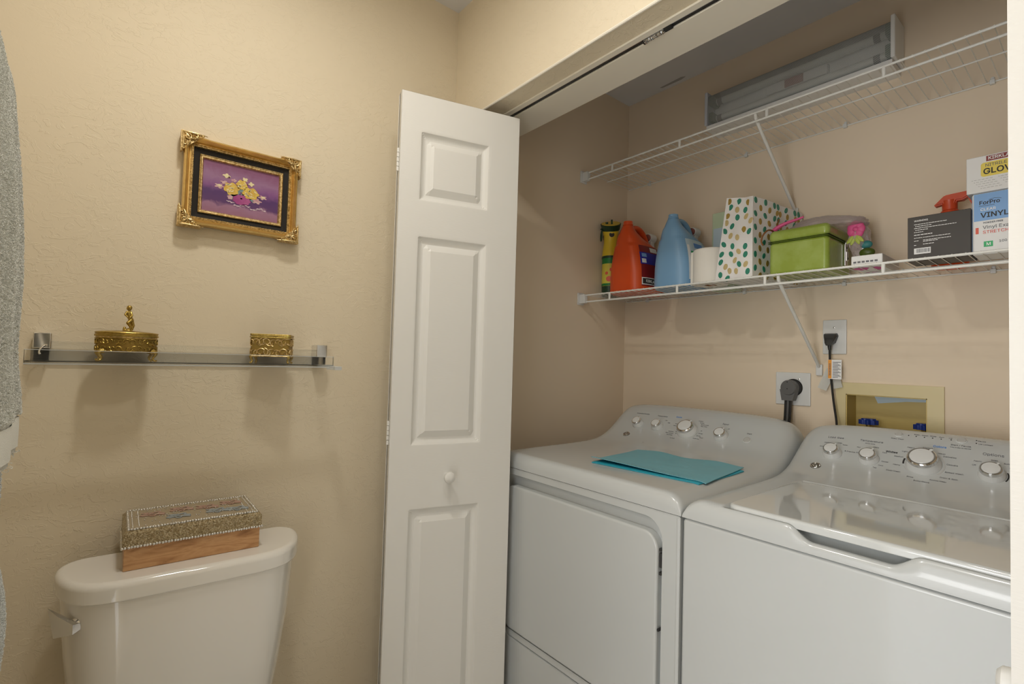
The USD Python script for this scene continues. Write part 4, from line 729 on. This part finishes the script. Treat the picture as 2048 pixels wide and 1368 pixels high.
# ------------------------------------------------------------------ folded sheet on the dryer
t = thing('folded_sheet', 'folded teal plastic sheet lying on top of the dryer', 'plastic sheet', (.63, .36, .93))
def sheet_quad(q, z0, thick, m_, name, wav):
    q = np.array(q); N, M_ = 30, 22; U, V = np.meshgrid(np.linspace(0, 1, N), np.linspace(0, 1, M_))
    XY = ((1-U)*(1-V))[..., None]*q[0]+(U*(1-V))[..., None]*q[1]+(U*V)[..., None]*q[2]+((1-U)*V)[..., None]*q[3]
    Z = z0(U, V)+wav*np.sin(7*U+3*V)*np.sin(4*V+1)
    XY[..., 1] += .006*np.sin(11*U)*V
    base = np.vectorize(lambda x, y: float(top_z(x, y, XD)))(XY[..., 0], XY[..., 1])
    top = grid(XY[..., 0], XY[..., 1], base+Z+thick); bot = grid(XY[..., 0], XY[..., 1], base+Z, flip=True); ed = []
    for s1, s2 in (((0, slice(None)), False), ((-1, slice(None)), True), ((slice(None), 0), True), ((slice(None), -1), False)):
        x_, y_, b_ = XY[..., 0][s1], XY[..., 1][s1], (base+Z)[s1]; ed.append(grid(np.vstack([x_, x_]), np.vstack([y_, y_]), np.vstack([b_, b_+thick]), flip=s2))
    return obj(name, cat(top, bot, ed), m_, t, smooth=40)
sheet_quad([(.480, .208), (.803, .240), (.797, .492), (.45, .47)], lambda U, V: .0006+0*U, .0022, 'teal_bright', 'lower_layer', .0003)
sheet_quad([(.468, .219), (.812, .258), (.785, .515), (.437, .484)], lambda U, V: .0042+.010*np.exp(-(V/.10)**2)*np.clip(1-U*1.15, 0, 1)+.004*np.exp(-((1-V)/.12)**2)*np.sin(6*U)**2, .0016, 'teal_sheet', 'upper_layer', .0008)

# ------------------------------------------------------------------ toilet
RT = -2.2
tl = thing('toilet', 'white porcelain toilet with chrome flush lever below the shelf', 'toilet', (.058, -.741, 0), RT)
# local: x away from the wall, y along it
half = smooth_path([(0, 0, 0), (.0, .19, 0), (.010, .2165, 0), (.048, .2305, 0), (.100, .2235, 0), (.145, .205, 0), (.176, .177, 0), (.189, .143, 0), (.1925, .09, 0), (.1935, 0, 0)], 90)[:, :2]
_k = np.array(half); _k[:, 0] = np.maximum(_k[:, 0], 0)
lid_p = Polygon(np.vstack([_k, (_k*[1, -1])[::-1][1:-1]])).convex_hull.buffer(-.052).buffer(.052, quad_segs=24)
from shapely import affinity
obj('tank_lid', rprism(lid_p, .738, .776, .013, .003, 6), 'porcelain', tl, smooth=40, local=True)
def tank_ring(z, k=90):
    s = np.interp(z, [.36, .41, .5, .6, .745], [.74, .80, .86, .915, .965]); p_ = affinity.scale(lid_p, s*1.0 if z > .5 else s, s, origin=(.06, 0))
    return np.array([[q.x, q.y, z] for q in [p_.exterior.interpolate(j/k, normalized=True) for j in range(k)]])
obj('tank', loft([tank_ring(z) for z in (.372, .378, .39, .41, .44, .48, .53, .60, .67, .7385)]), 'porcelain', tl, smooth=50, local=True)
# lever: escutcheon on the slanted corner with a blade that reaches left
lq = lambda P_: np.asarray(P_, float)*[1, 1, 1]
lv = obj('flush_lever', cat(place(lathe([(0, 0), (.011, 0), (.010, .006), (.006, .010), (0, .010)], 24), (.1475, -.186, .700), (.78, -.62, 0)), hull([(.160, -.182, .702), (.158, -.180, .690), (.164, -.192, .703), (.164, -.192, .685), (.150, -.216, .720), (.141, -.214, .719), (.150, -.220, .680), (.141, -.217, .682), (.128, -.232, .730), (.124, -.230, .727)])), 'chrome', tl, smooth=25, local=True, label='chrome flush lever')
bowl = [sring(.40, 0, .22, .185, .38, 2.2), sring(.40, 0, .225, .19, .395, 2.2), sring(.40, 0, .215, .18, .41, 2.2)]
obj('bowl', loft([sring(.33, 0, .20, .11, .0, 2.6), sring(.33, 0, .19, .10, .03, 2.6), sring(.34, 0, .17, .10, .18, 2.4), sring(.38, 0, .20, .15, .30, 2.2)]+bowl), 'porcelain', tl, smooth=50, local=True)
obj('seat_cover', loft([sring(.41, 0, .215, .18, .411, 2.2), sring(.41, 0, .22, .185, .425, 2.2), sring(.41, 0, .21, .175, .435, 2.2), sring(.41, 0, .12, .1, .440, 2.2)]), 'plastic_white', tl, smooth=50, local=True)
obj('tank_shelf', rbox(.02, .24, -.11, .11, .30, .375, .02), 'porcelain', tl, smooth=40, local=True)

# ------------------------------------------------------------------ wooden box on the tank
LB, DB, HB = .250, .160, .046
bt = thing('trinket_chest', 'wooden box with bead embroidered lid on the toilet tank', 'box', (.115, -.741, .7762), -1.2)
hx, hy = DB/2, LB/2
obj('body', rbox(-hx, hx, -hy, hy, 0, HB, .0015), 'wood_box', bt, local=True)
zl0, zl1 = HB+.001, HB+.034; e = .003
obj('lid', hull([(sx*(hx+e), sy*(hy+e), zl0) for sx in (-1, 1) for sy in (-1, 1)]+[(sx*(hx+e), sy*(hy+e), zl0+.027) for sx in (-1, 1) for sy in (-1, 1)]+[(sx*(hx-.004), sy*(hy-.005), zl1) for sx in (-1, 1) for sy in (-1, 1)]), 'beadwork', bt, smooth=False, local=True)
obj('lid_top', hull([(sx*(hx-.006), sy*(hy-.007), zl1+z_) for sx in (-1, 1) for sy in (-1, 1) for z_ in (-.002, .0008)]), 'satin_tan', bt, smooth=False, local=True)
def chain(pts, r, step):
    P_ = np.asarray(pts, float); out = []; base = trimesh.creation.icosphere(1, r)
    for a_, b_ in zip(P_[:-1], P_[1:]):
        n_ = max(1, int(np.linalg.norm(b_-a_)/step))
        for k in range(n_): q = base.copy(); q.apply_translation(a_+(b_-a_)*k/n_+rng.normal(0, r*.12, 3)); out.append(q)
    return out
R4 = lambda ax, ay, z: [(-ax, -ay, z), (ax, -ay, z), (ax, ay, z), (-ax, ay, z), (-ax, -ay, z)]
obj('bead_trim', cat(chain(R4(hx+.0035, hy+.0035, zl0+.001), .0029, .0052)), 'silver_bead', bt, local=True)
obj('bead_trim', cat(chain(R4(hx-.005, hy-.006, zl1+.0012), .0028, .0050)), 'silver_bead', bt, local=True)
obj('bead_trim', cat(chain(R4(hx-.012, hy-.013, zl1+.0012), .0015, .0060)+[q for sy in (-1, 1) for q in chain([(-hx+.02, sy*(hy-.024), zl1+.001), (hx-.02, sy*(hy-.024), zl1+.001)], .0014, .004)]), 'silver_bead', bt, local=True)
emb_p, emb_b = [], []
for k, (ex_, ey_, col) in enumerate([(-.02, -.075, 0), (.022, -.03, 1), (-.03, -.02, 0), (-.02, .03, 0), (.022, .045, 1), (-.03, .08, 0), (.03, .085, 1)]):
    a = np.linspace(0, 2*np.pi, 40); w_ = np.column_stack([ex_+.012*np.cos(a)*(1+.35*np.cos(5*a)), ey_+.017*np.sin(a)*(1+.35*np.cos(5*a)), np.full(40, zl1+.0022)])
    (emb_p if col == 0 else emb_b).append(tube(w_, .0015, 5)); (emb_p if col == 0 else emb_b).append(tube([(ex_-.016, ey_-.02, zl1+.002), (ex_+.006, ey_, zl1+.003), (ex_+.014, ey_+.022, zl1+.002)], .0014, 5))
obj('embroidery', cat(emb_p), 'thread_pink', bt, local=True); obj('embroidery', cat(emb_b), 'thread_blue', bt, local=True)
obj('bead', cat([trimesh.creation.icosphere(1, .0013).apply_translation((rng.uniform(-hx+.02, hx-.02), rng.uniform(-hy+.02, hy-.02), zl1+.0018)) for _ in range(90)]), 'silver_bead', bt, local=True, kind='stuff')

# ------------------------------------------------------------------ acrylic shelf and gilt boxes
t = thing('acrylic_shelf', 'clear acrylic wall shelf on two square chrome mounts', 'shelf', (.07, -.735, 1.20))
sy0, sy1, sd = -1.036, -.437, .130
obj('plate', rbox(.002, sd, sy0, sy1, 1.1905, 1.1985, .0012), 'acrylic', t)
obj('front_rail', rbox(sd-.009, sd, sy0, sy1, 1.193, 1.2205, .0012), 'acrylic', t); obj('back_rail', rbox(.001, .008, sy0, sy1, 1.193, 1.238, .0012), 'acrylic', t)
obj('plate_edge', bx(.002, sd, sy1-.0012, sy1+.0002, 1.1908, 1.1982), 'acrylic_edge', t); obj('plate_edge', bx(sd-.0004, sd+.0003, sy0, sy1, 1.2192, 1.2205), 'acrylic_edge', t); obj('plate_edge', bx(sd-.0004, sd+.0003, sy0, sy1, 1.191, 1.1935), 'acrylic_edge', t)
obj('end_bar', rbox(sd-.02, sd+.045, sy1-.012, sy1+.006, 1.186, 1.1955, .0015), 'acrylic_edge', t)
obj('mount', rbox(0, .034, -1.0325, -1.003, 1.2225, 1.2555, .0025), 'chrome', t, smooth=25); obj('mount', rbox(0, .048, -.4560, -.4270, 1.2180, 1.2525, .0025), 'chrome', t, smooth=25)
obj('hook', tube(smooth_path([(.034, -1.012, 1.228), (.045, -1.013, 1.2285), (.048, -1.018, 1.222), (.05, -1.0185, 1.21)], 20), .002, 8), 'chrome', t)
for c_ in (bx(.006, .03, -1.03, -1.006, 1.1985, 1.2230), bx(.006, .044, -.455, -.43, 1.1985, 1.2185)): obj('clamp', c_, 'acrylic', t)

def filigree(ring, z0, z1, step, r, outn):
    """scrolls wrapped round a closed ring (points in order)"""
    P_ = np.vstack([ring, ring[:1]]); s = np.r_[0, np.cumsum(np.linalg.norm(np.diff(P_, axis=0), axis=1))]; L_ = s[-1]
    at = lambda q: np.array([np.interp(q % L_, s, P_[:, 0]), np.interp(q % L_, s, P_[:, 1])])
    out = []; n_ = int(L_/step)
    for k in range(n_):
        for j, zc_ in enumerate(np.linspace(z0+.22*(z1-z0), z1-.22*(z1-z0), 2)):
            a = np.linspace(0, 4.6, 16); rad = (z1-z0)*.23*(1-.13*a); q0 = (k+.5*(j % 2))*step; sg = 1 if (k+j) % 2 else -1
            pts = [np.r_[at(q0+rad[i]*math.cos(a[i]*sg+k)), zc_+rad[i]*math.sin(a[i]*sg+k)] for i in range(16)]
            out.append(tube(np.array(pts), r, 4))
    return out
def foot(x_, y_, dx, dy, h):
    return tube(smooth_path([(x_, y_, h+.003), (x_+dx*.006, y_+dy*.006, h*.72), (x_+dx*.002, y_+dy*.002, h*.35), (x_+dx*.006, y_+dy*.006, .002), (x_+dx*.010, y_+dy*.010, .0035)], 16), np.interp(np.linspace(0, 1, 16), [0, .3, .8, 1], [.006, .0035, .0022, .0018]), 8)
Zs = 1.1986
t = thing('gilt_casket', 'oval gilt filigree box with cherub on the lid, on the clear shelf', 'trinket box', (.068, -.877, Zs), 4)
rg_ = lambda rx, ry, k=72: np.array([[rx*math.cos(a), ry*math.sin(a)] for a in np.arange(k)/k*2*np.pi])
ov = lambda rx, ry, z: np.column_stack([rg_(rx, ry), np.full(72, z)])
fh = .020
obj('body', loft([ov(.037, .0535, fh), ov(.038, .0545, fh+.002), ov(.038, .0545, fh+.030)]), 'gold_dark', t, local=True, smooth=40)
obj('filigree', cat(filigree(rg_(.0388, .0553), fh+.001, fh+.029, .0090, .0013, 1)+[tube(ov(.0392, .0557, fh+.001), .0014, 6, True), tube(ov(.0392, .0557, fh+.030), .0012, 6, True)]), 'gold_brass', t, local=True)
ldp = obj('lid', loft([ov(.0385, .0550, fh+.0335), ov(.0405, .0572, fh+.034), ov(.0410, .0577, fh+.037), ov(.0392, .0560, fh+.0385), ov(.0392, .0560, fh+.0405), ov(.0405, .0572, fh+.042), ov(.0395, .0562, fh+.0435), ov(.030, .044, fh+.0455), ov(.012, .018, fh+.0475)]), 'gold_brass', t, local=True, smooth=30)
obj('band', loft([ov(.0382, .0548, fh+.030), ov(.0382, .0548, fh+.034)]), 'gold_pale', t, local=True)
for sx, sy_ in ((1, -1), (1, 1), (-1, -1), (-1, 1)): obj('foot', foot(sx*.026, sy_*.043, sx*.5, sy_*.87, fh), 'gold_brass', t, local=True)
def skin(bones):
    ms = [m3.Manifold.batch_hull([m3.Manifold.sphere(ra, 16).translate(tuple(map(float, a_))), m3.Manifold.sphere(rb, 16).translate(tuple(map(float, b_)))]) for a_, ra, b_, rb in bones]
    u = ms[0]
    for m_ in ms[1:]: u = u+m_
    m_ = tm(u.refine_to_length(.0016)); m_ = trimesh.Trimesh(m_.vertices, m_.faces, process=True); trimesh.smoothing.filter_taubin(m_, iterations=6); return m_
z0 = fh+.047
C = lambda y_, z_, x_=0.: np.array([x_, y_, z0+z_])
obj('cherub', skin([(C(.001, .0525), .0052, C(.0005, .0505), .0050), (C(.001, .0455), .0022, C(.001, .049), .0024), (C(.000, .041), .0042, C(.002, .032), .0046), (C(.002, .032), .0046, C(.005, .0245), .0050),
     (C(-.003, .043, .001), .0022, C(-.0065, .036, .004), .0019), (C(-.0065, .036, .004), .0019, C(-.002, .031, .006), .0016), (C(.004, .043, -.001), .0022, C(.006, .035, .004), .0019), (C(.006, .035, .004), .0019, C(.002, .030, .007), .0016),
     (C(.004, .0235, .002), .0042, C(-.001, .018, .005), .0034), (C(-.001, .018, .005), .0034, C(.005, .009, .003), .0026), (C(.005, .009, .003), .0026, C(.002, .003, .004), .0022), (C(.006, .0235, -.001), .0042, C(.009, .013, -.001), .0034), (C(.009, .013, -.001), .0034, C(.007, .004, 0), .0026),
     (C(.007, .004, 0), .0026, C(-.005, .002, .001), .003), (C(-.006, .007, 0), .0028, C(-.006, .001, 0), .0034), (C(.001, .0015, 0), .0055, C(.001, -.001, 0), .0075), (C(.0015, .0512, .0048), .0009, C(.0015, .0505, .0052), .0009)]), 'gold_brass', ldp, local=True, smooth=True, label='small gilt cherub figure')
t = thing('gilt_box', 'square gilt filigree box without lid on the clear shelf', 'trinket box', (.072, -.5775, Zs), -22)
sq = lambda rx, ry: np.array([p_ for p_ in rrect(-rx, rx, -ry, ry, .004).exterior.coords][:-1])
def rr_(rx, ry, z): c_ = rrect(-rx, rx, -ry, ry, .004).exterior; return np.array([[q.x, q.y, z] for q in [c_.interpolate(j/60, normalized=True) for j in range(60)]])
bx_, by_ = .035, .046; fh = .018
obj('body', loft([rr_(bx_-.001, by_-.001, fh), rr_(bx_-.001, by_-.001, fh+.050), rr_(bx_-.004, by_-.004, fh+.050), rr_(bx_-.004, by_-.004, fh+.003)]), 'gold_dark', t, local=True, smooth=30)
obj('filigree', cat(filigree(rr_(bx_, by_, 0)[:, :2], fh+.001, fh+.046, .0085, .0014, 1)+[tube(rr_(bx_, by_, fh+.001), .0015, 6, True)]), 'gold_pale', t, local=True)
obj('rim', cat([tube(rr_(bx_+.0008, by_+.0008, fh+.0485), .0016, 6, True), tube(rr_(bx_+.0004, by_+.0004, fh+.0525), .0013, 6, True), tube(rr_(bx_+.0002, by_+.0002, fh+.0555), .0016, 6, True)]), 'gold_brass', t, local=True)
for sx, sy_ in ((1, -1), (1, 1), (-1, -1), (-1, 1)): obj('foot', foot(sx*(bx_-.006), sy_*(by_-.006), sx*.5, sy_*.5, fh), 'gold_brass', t, local=True)

# ------------------------------------------------------------------ framed picture
pf = thing('framed_picture', 'small gilt framed oil painting of yellow roses in a purple vase', 'picture', (0, -.6535, 1.6455))
A, Bz = .1410, .1170     # half width, half height at the outer corners
def side_profile(s0, s1, w0):      # outer edge bows inwards between the corners
    return w0
def frame_ring(inset, xh, bow=0.0, k=40):
    """a rectangle's outline inset from the outer corners, its sides bowed inwards by bow"""
    a, b = A-inset, Bz-inset; out = []
    s = np.linspace(0, 1, k, endpoint=False); bb = bow*np.clip(np.minimum(s, 1-s)/.22, 0, 1)**.7
    for i in range(k): out.append((xh, -a+2*a*s[i], -b+bb[i]))
    for i in range(k): out.append((xh, a-bb[i], -b+2*b*s[i]))
    for i in range(k): out.append((xh, a-2*a*s[i], b-bb[i]))
    for i in range(k): out.append((xh, -a+bb[i], b-2*b*s[i]))
    return np.array(out)
prof = [(0.002, .004, .008), (.000, .026, .008), (.002, .033, .008), (.007, .035, .0065), (.012, .031, .004), (.017, .024, .002), (.021, .020, 0), (.023, .0205, 0), (.0235, .018, 0)]
obj('frame', loft([frame_ring(i_, x_, b_) for i_, x_, b_ in prof], cap=False), 'gold_frame', pf, smooth=30, local=True)
obj('inner_moulding', cat(loft([frame_ring(i_, x_) for i_, x_ in ((.0228, .016), (.0230, .0225), (.0250, .0235), (.0262, .021), (.0275, .0215), (.029, .020), (.030, .014))], cap=False)), 'gold_pale', pf, smooth=30, local=True)
bd = []
q = frame_ring(.0285, .0215, 0, 1); 
bd = chain(np.vstack([q, q[:1]]), .0013, .0029)
obj('beading', cat(bd), 'gold_pale', pf, local=True)
obj('backing', bx(0, .008, -A+.012, A-.012, -Bz+.012, Bz-.012), 'liner_black', pf, local=True)
obj('liner', loft([frame_ring(.029, .0155), frame_ring(.045, .0120)], cap=False), 'liner_black', pf, local=True)
obj('fillet', loft([frame_ring(.0435, .011), frame_ring(.0435, .0165), frame_ring(.0455, .018), frame_ring(.048, .0165), frame_ring(.0495, .0165), frame_ring(.0515, .014), frame_ring(.0525, .010)], cap=False), 'gold_pale', pf, smooth=30, local=True)
obj('canvas', bx(.008, .0105, -A+.051, A-.051, -Bz+.051, Bz-.051), 'canvas', pf, local=True)
# corner ornaments: acanthus scrolls
def ornament(sy_, sz):
    c_ = np.array([.030, sy_*(A-.002), sz*(Bz-.002)]); out = []
    iy, iz = np.array([0, -sy_, 0]), np.array([0, 0, -sz]); up = np.array([1., 0, 0])
    def sc(cy_, cz_, r_, a0, turns, th, h=.0):
        a = np.linspace(0, turns, 26); rad = r_*(1-.72*a/turns)
        out.append(tube(np.array([c_+1.22*(iy*(cy_+rad[i]*math.cos(a0+a[i]))+iz*(cz_+rad[i]*math.sin(a0+a[i])))+up*(.004+h+.002*i/26) for i in range(26)]), np.interp(np.linspace(0, 1, 26), [0, .5, 1], [th*.6, th, th*.7]), 7))
    sc(.010, .010, .0075, 3.9, 7.5, .0021); sc(.024, .006, .0055, 2.2, 6.5, .0018); sc(.006, .024, .0055, 5.2, -6.5, .0018); sc(.034, .004, .0035, 2.5, 5.5, .0013); sc(.004, .034, .0035, 5.0, -5.5, .0013)
    iy, iz = iy*1.22, iz*1.22
    for q0, q1 in (((.002, .002), (.044, .001)), ((.002, .002), (.001, .042)), ((.012, .014), (.034, .008)), ((.014, .012), (.008, .034)), ((.003, .003), (.018, .018))):
        p_ = smooth_path([c_+iy*q0[0]+iz*q0[1]+up*.002, c_+iy*(q0[0]+q1[0])/2+iz*(q0[1]+q1[1])/2+up*.006+iy*.0015, c_+iy*q1[0]+iz*q1[1]+up*.001], 14)
        out.append(tube(p_, np.interp(np.linspace(0, 1, 14), [0, .4, 1], [.0026, .0024, .0008]), 7))
    out.append(hull([c_+iy*q[0]+iz*q[1]+up*z_ for q in ((-.001, -.001), (.040, -.0005), (.022, .012), (.012, .022), (-.0005, .040)) for z_ in (-.020, .002)]))
    for q in ((.010, .010), (.022, .013), (.013, .022)): out.append(trimesh.creation.icosphere(2, .0030).apply_translation(c_+iy*q[0]+iz*q[1]+up*.005))
    return cat(out)
for sy_, sz in ((-1, 1), (1, 1), (1, -1), (-1, -1)): obj('corner_ornament', ornament(sy_, sz), 'gold_pale', pf, local=True, smooth=40)
# the oil paint: flat strokes on the canvas
def blob(y_, z_, ry, rz, seed=0, lob=5, amp=.15, rot=0.0):
    a = np.linspace(0, 2*np.pi, 40, endpoint=False); k = 1+amp*np.sin(lob*a+seed)+.06*np.sin(9*a+2*seed)
    u_, v_ = ry*k*np.cos(a), rz*k*np.sin(a); return Polygon(np.column_stack([u_*math.cos(rot)-v_*math.sin(rot), u_*math.sin(rot)+v_*math.cos(rot)])), y_, z_
def paint(bs, m_, name, h=.0003):
    ms = [place(extrude(p_, h), (.0104+h*.2, y_, z_), (1, 0, 0), (0, 1, 0)) for p_, y_, z_ in bs]; return obj(name, cat(ms), m_, pf, local=True, smooth=False)
paint([blob(.0, -.0215, .0205, .0135, 1, 2, .02)], 'oil_vase', 'painted_vase', .0006)
paint([blob(-.018+.009*math.cos(a), -.0125+.006*math.sin(2*a), .006, .0035, k, 4, .3, a) for k, a in enumerate(np.linspace(0, 6.1, 12))]+[blob(.014+.012*math.cos(a), -.010+.006*math.sin(a*2), .006, .003, k, 4, .3, a) for k, a in enumerate(np.linspace(0, 6.1, 12))]+[blob(.0, .008, .012, .012, 3, 6, .3)], 'oil_leaf', 'painted_leaves', .0003)
ros = [(-.0245, .003, .0175, .0155), (.0205, .0005, .0190, .0150), (-.001, .0185, .0125, .0125)]
paint([blob(y_, z_, a_, b_, k, 6, .10) for k, (y_, z_, a_, b_) in enumerate(ros)], 'oil_yellow', 'painted_rose', .0009)
r = random.Random(11)
paint([blob(y_+a_*.62*r.uniform(-1, 1), z_+b_*.62*r.uniform(-1, 1), a_*r.uniform(.16, .34), b_*r.uniform(.05, .11), k, 3, .2, r.uniform(-1, 1)) for k, (y_, z_, a_, b_) in enumerate(ros) for q in range(9)], 'oil_cream', 'painted_petals', .0012)
paint([blob(-.052, .004, .010, .0055, 2, 5, .3), blob(.050, -.004, .009, .005, 4, 5, .3), blob(.036, -.017, .010, .006, 1, 5, .3), blob(-.041, .016, .008, .004, 3, 4, .3), blob(-.020, .026, .006, .004, 1), blob(-.027, -.019, .006, .006, 6)], 'oil_pink', 'painted_blossom', .0006)
paint([blob(-.037, .034, .0075, .0050, 2, 4, .25), blob(.006, .0345, .0060, .0045, 5, 4, .25), blob(.021, .0255, .0060, .0050, 1, 4, .25), blob(-.052, .0055, .005, .003, 7, 4, .2), blob(.051, -.003, .005, .0025, 3, 4, .2)], 'oil_cream', 'painted_blossom', .0008)
paint([blob(-.031, .0315, .002, .0022, 1), blob(.001, .030, .0018, .002, 2), blob(.003, .028, .0018, .002, 2), blob(.012, .022, .0018, .002, 3)], 'oil_berry', 'painted_berries', .0008)
paint([blob(y_, -.036+.004*math.sin(y_*170)-.06*y_, .0045, .0014, k, 3, .4) for k, y_ in enumerate(np.linspace(-.03, .055, 12))]+[blob(-.001, -.0175, .0025, .0018, 1)], 'oil_white', 'painted_highlight', .0006)

# ------------------------------------------------------------------ towels on a bar on the near wall
t = thing('towel_bar', 'chrome towel bar on the near wall under the hanging towels', 'towel bar', (.75, -1.06, 1.66))
obj('bar', tube([(.44, -1.066, 1.655), (.885, -1.066, 1.655)], .008, 16), 'chrome', t)
for xx in (.45, .875): obj('post', cat(tube([(xx, -1.12, 1.655), (xx, -1.060, 1.655)], .009, 16), place(lathe([(0, 0), (.025, 0), (.025, .006), (0, .008)], 24), (xx, -1.12, 1.655), (0, 1, 0))), 'chrome', t)
def towel(name, label, path, xa, xb, thick, m_, m_fuzz, seed, band=None):
    t = thing(name, label, 'towel', ((xa+xb)/2, -1.06, path[0][1]))
    pts = smooth_path([(0, y_, z_) for y_, z_ in path], 140)[:, 1:]; d = np.gradient(pts, axis=0); d /= np.linalg.norm(d, axis=1, keepdims=True); nn = np.column_stack([d[:, 1], -d[:, 0]])
    xs = np.linspace(xa, xb, 70); ed = np.clip(np.minimum(xs-xa, xb-xs)/.012, 0, 1); tk = thick*(.35+.65*np.sqrt(1-(1-ed)**2))
    S, X = np.meshgrid(np.arange(140), xs, indexing='ij'); arc = np.r_[0, np.cumsum(np.linalg.norm(np.diff(pts, axis=0), axis=1))]
    fade = np.clip(arc/.02, 0, 1); fade[arc > .6] = 1
    rip = .004*np.sin(38*(X-xa)+seed)*np.clip(1.2-S/100, 0, 1) + .0035*(meshkit.fbm(np.stack([X*14, S*.05, 0*X+seed], -1), 3, seed)-.5)
    sides = []
    for sg in (1, -1):
        off = (sg*tk/2)[None, :]+rip; Y = pts[:, 0][:, None]+nn[:, 0][:, None]*off; Z = pts[:, 1][:, None]+nn[:, 1][:, None]*off; sides.append((Y, Z))
    f = grid(X, sides[0][0], sides[0][1], flip=True); b = grid(X, sides[1][0], sides[1][1]); cap = []
    for i in (0, -1): cap.append(grid(np.vstack([X[i], X[i]]), np.vstack([sides[0][0][i], sides[1][0][i]]), np.vstack([sides[0][1][i], sides[1][1][i]]), flip=i == 0))
    for j in (0, -1): cap.append(grid(np.vstack([X[:, j], X[:, j]]), np.vstack([sides[0][0][:, j], sides[1][0][:, j]]), np.vstack([sides[0][1][:, j], sides[1][1][:, j]]), flip=j == -1))
    body = cat(f, b, cap); body.fix_normals()
    obj('cloth', body, m_, t, smooth=60)
    if band:
        z0_, z1_ = band; k = np.where((pts[:, 1] > z0_) & (pts[:, 1] < z1_) & (np.arange(140) < 70))[0]
        hm = grid(X[k]*1.0, sides[0][0][k]+.0018, sides[0][1][k], flip=True); obj('hem_band', hm, 'hem_band', t, smooth=True)
    # terry pile, short loops standing off the front and the free edge
    r = np.random.default_rng(seed); n = 48000; cv = []
    i = r.integers(0, 78, n); j = np.minimum((r.random(n)**2.2*69).astype(int), 68); fr = r.random((n, 2))
    lerp = lambda Q: Q[i, j]*(1-fr[:, 0])*(1-fr[:, 1])+Q[i+1, j]*fr[:, 0]*(1-fr[:, 1])+Q[i, j+1]*(1-fr[:, 0])*fr[:, 1]+Q[i+1, j+1]*fr[:, 0]*fr[:, 1]
    p0 = np.column_stack([lerp(X), lerp(sides[0][0]), lerp(sides[0][1])])
    if band: keep = ~((p0[:, 2] > band[0]) & (p0[:, 2] < band[1])); p0 = p0[keep]
    m = len(p0); nd = np.column_stack([-.25*np.ones(m), np.ones(m), -.15*np.ones(m)])+r.normal(0, .35, (m, 3)); nd /= np.linalg.norm(nd, axis=1, keepdims=True); ln = r.uniform(.003, .0055, m)[:, None]
    ne = 5000; si = r.integers(0, 78, ne); al = r.random(ne); ep = np.column_stack([np.full(ne, xa+.001), sides[1][0][si, 0]*al+sides[0][0][si, 0]*(1-al), sides[0][1][si, 0]+r.normal(0, .002, ne)])
    if band: ep = ep[~((ep[:, 2] > band[0]) & (ep[:, 2] < band[1]))]
    ne = len(ep); en = np.column_stack([-np.ones(ne), .3*np.ones(ne), -.1*np.ones(ne)])+r.normal(0, .4, (ne, 3)); en /= np.linalg.norm(en, axis=1, keepdims=True)
    p0 = np.vstack([p0, ep]); nd = np.vstack([nd, en]); ln = np.vstack([ln, r.uniform(.0035, .0075, (ne, 1))]); m = len(p0)
    side = r.normal(0, 1, (m, 3)); side -= nd*(side*nd).sum(1, keepdims=True); side /= np.linalg.norm(side, axis=1, keepdims=True)
    C3 = np.stack([p0, p0+nd*ln*.6+side*ln*.25, p0+nd*ln+side*ln*.05, p0+nd*ln*.85-side*ln*.3], 1)-ORIGIN[str(t.GetPath())]
    c = UsdGeom.BasisCurves.Define(stage, str(t.GetPath())+'/terry_pile'); c.CreateTypeAttr('linear'); c.CreateCurveVertexCountsAttr(Vt.IntArray.FromNumpy(np.full(m, 4, np.int32)))
    c.CreatePointsAttr(Vt.Vec3fArray.FromNumpy(C3.reshape(-1, 3).astype(np.float32))); c.CreateWidthsAttr(Vt.FloatArray([0.0006])); c.SetWidthsInterpolation('constant')
    UsdShade.MaterialBindingAPI.Apply(c.GetPrim()).Bind(MATS[m_fuzz]); tag(c.GetPrim(), kind='stuff')
front = [(-1.012, 1.083), (-1.012, 1.12), (-1.0135, 1.15), (-1.0185, 1.21), (-1.0195, 1.3), (-1.025, 1.43), (-1.0345, 1.53), (-1.043, 1.592), (-1.055, 1.645), (-1.06, 1.674), (-1.072, 1.674), (-1.082, 1.645), (-1.086, 1.55), (-1.087, 1.35)]
towel('hand_towel', 'thick grey green hand towel draped over the bath towel', front, .51, .85, .016, 'terry', 'terry', 3, (1.083, 1.135))
back = [(-1.017, 0.6), (-1.017, 0.8), (-1.0115, 0.86), (-1.0135, 0.9), (-1.0235, 0.96), (-1.0235, 1.05), (-1.035, 1.15), (-1.041, 1.35), (-1.052, 1.52), (-1.056, 1.63), (-1.063, 1.6645), (-1.07, 1.6645), (-1.077, 1.63), (-1.08, 1.4), (-1.092, 1.2), (-1.098, 0.75)]
towel('bath_towel', 'long grey blue bath towel hanging below the hand towel', back, .515, .86, .010, 'terry_blue', 'terry_blue', 5)
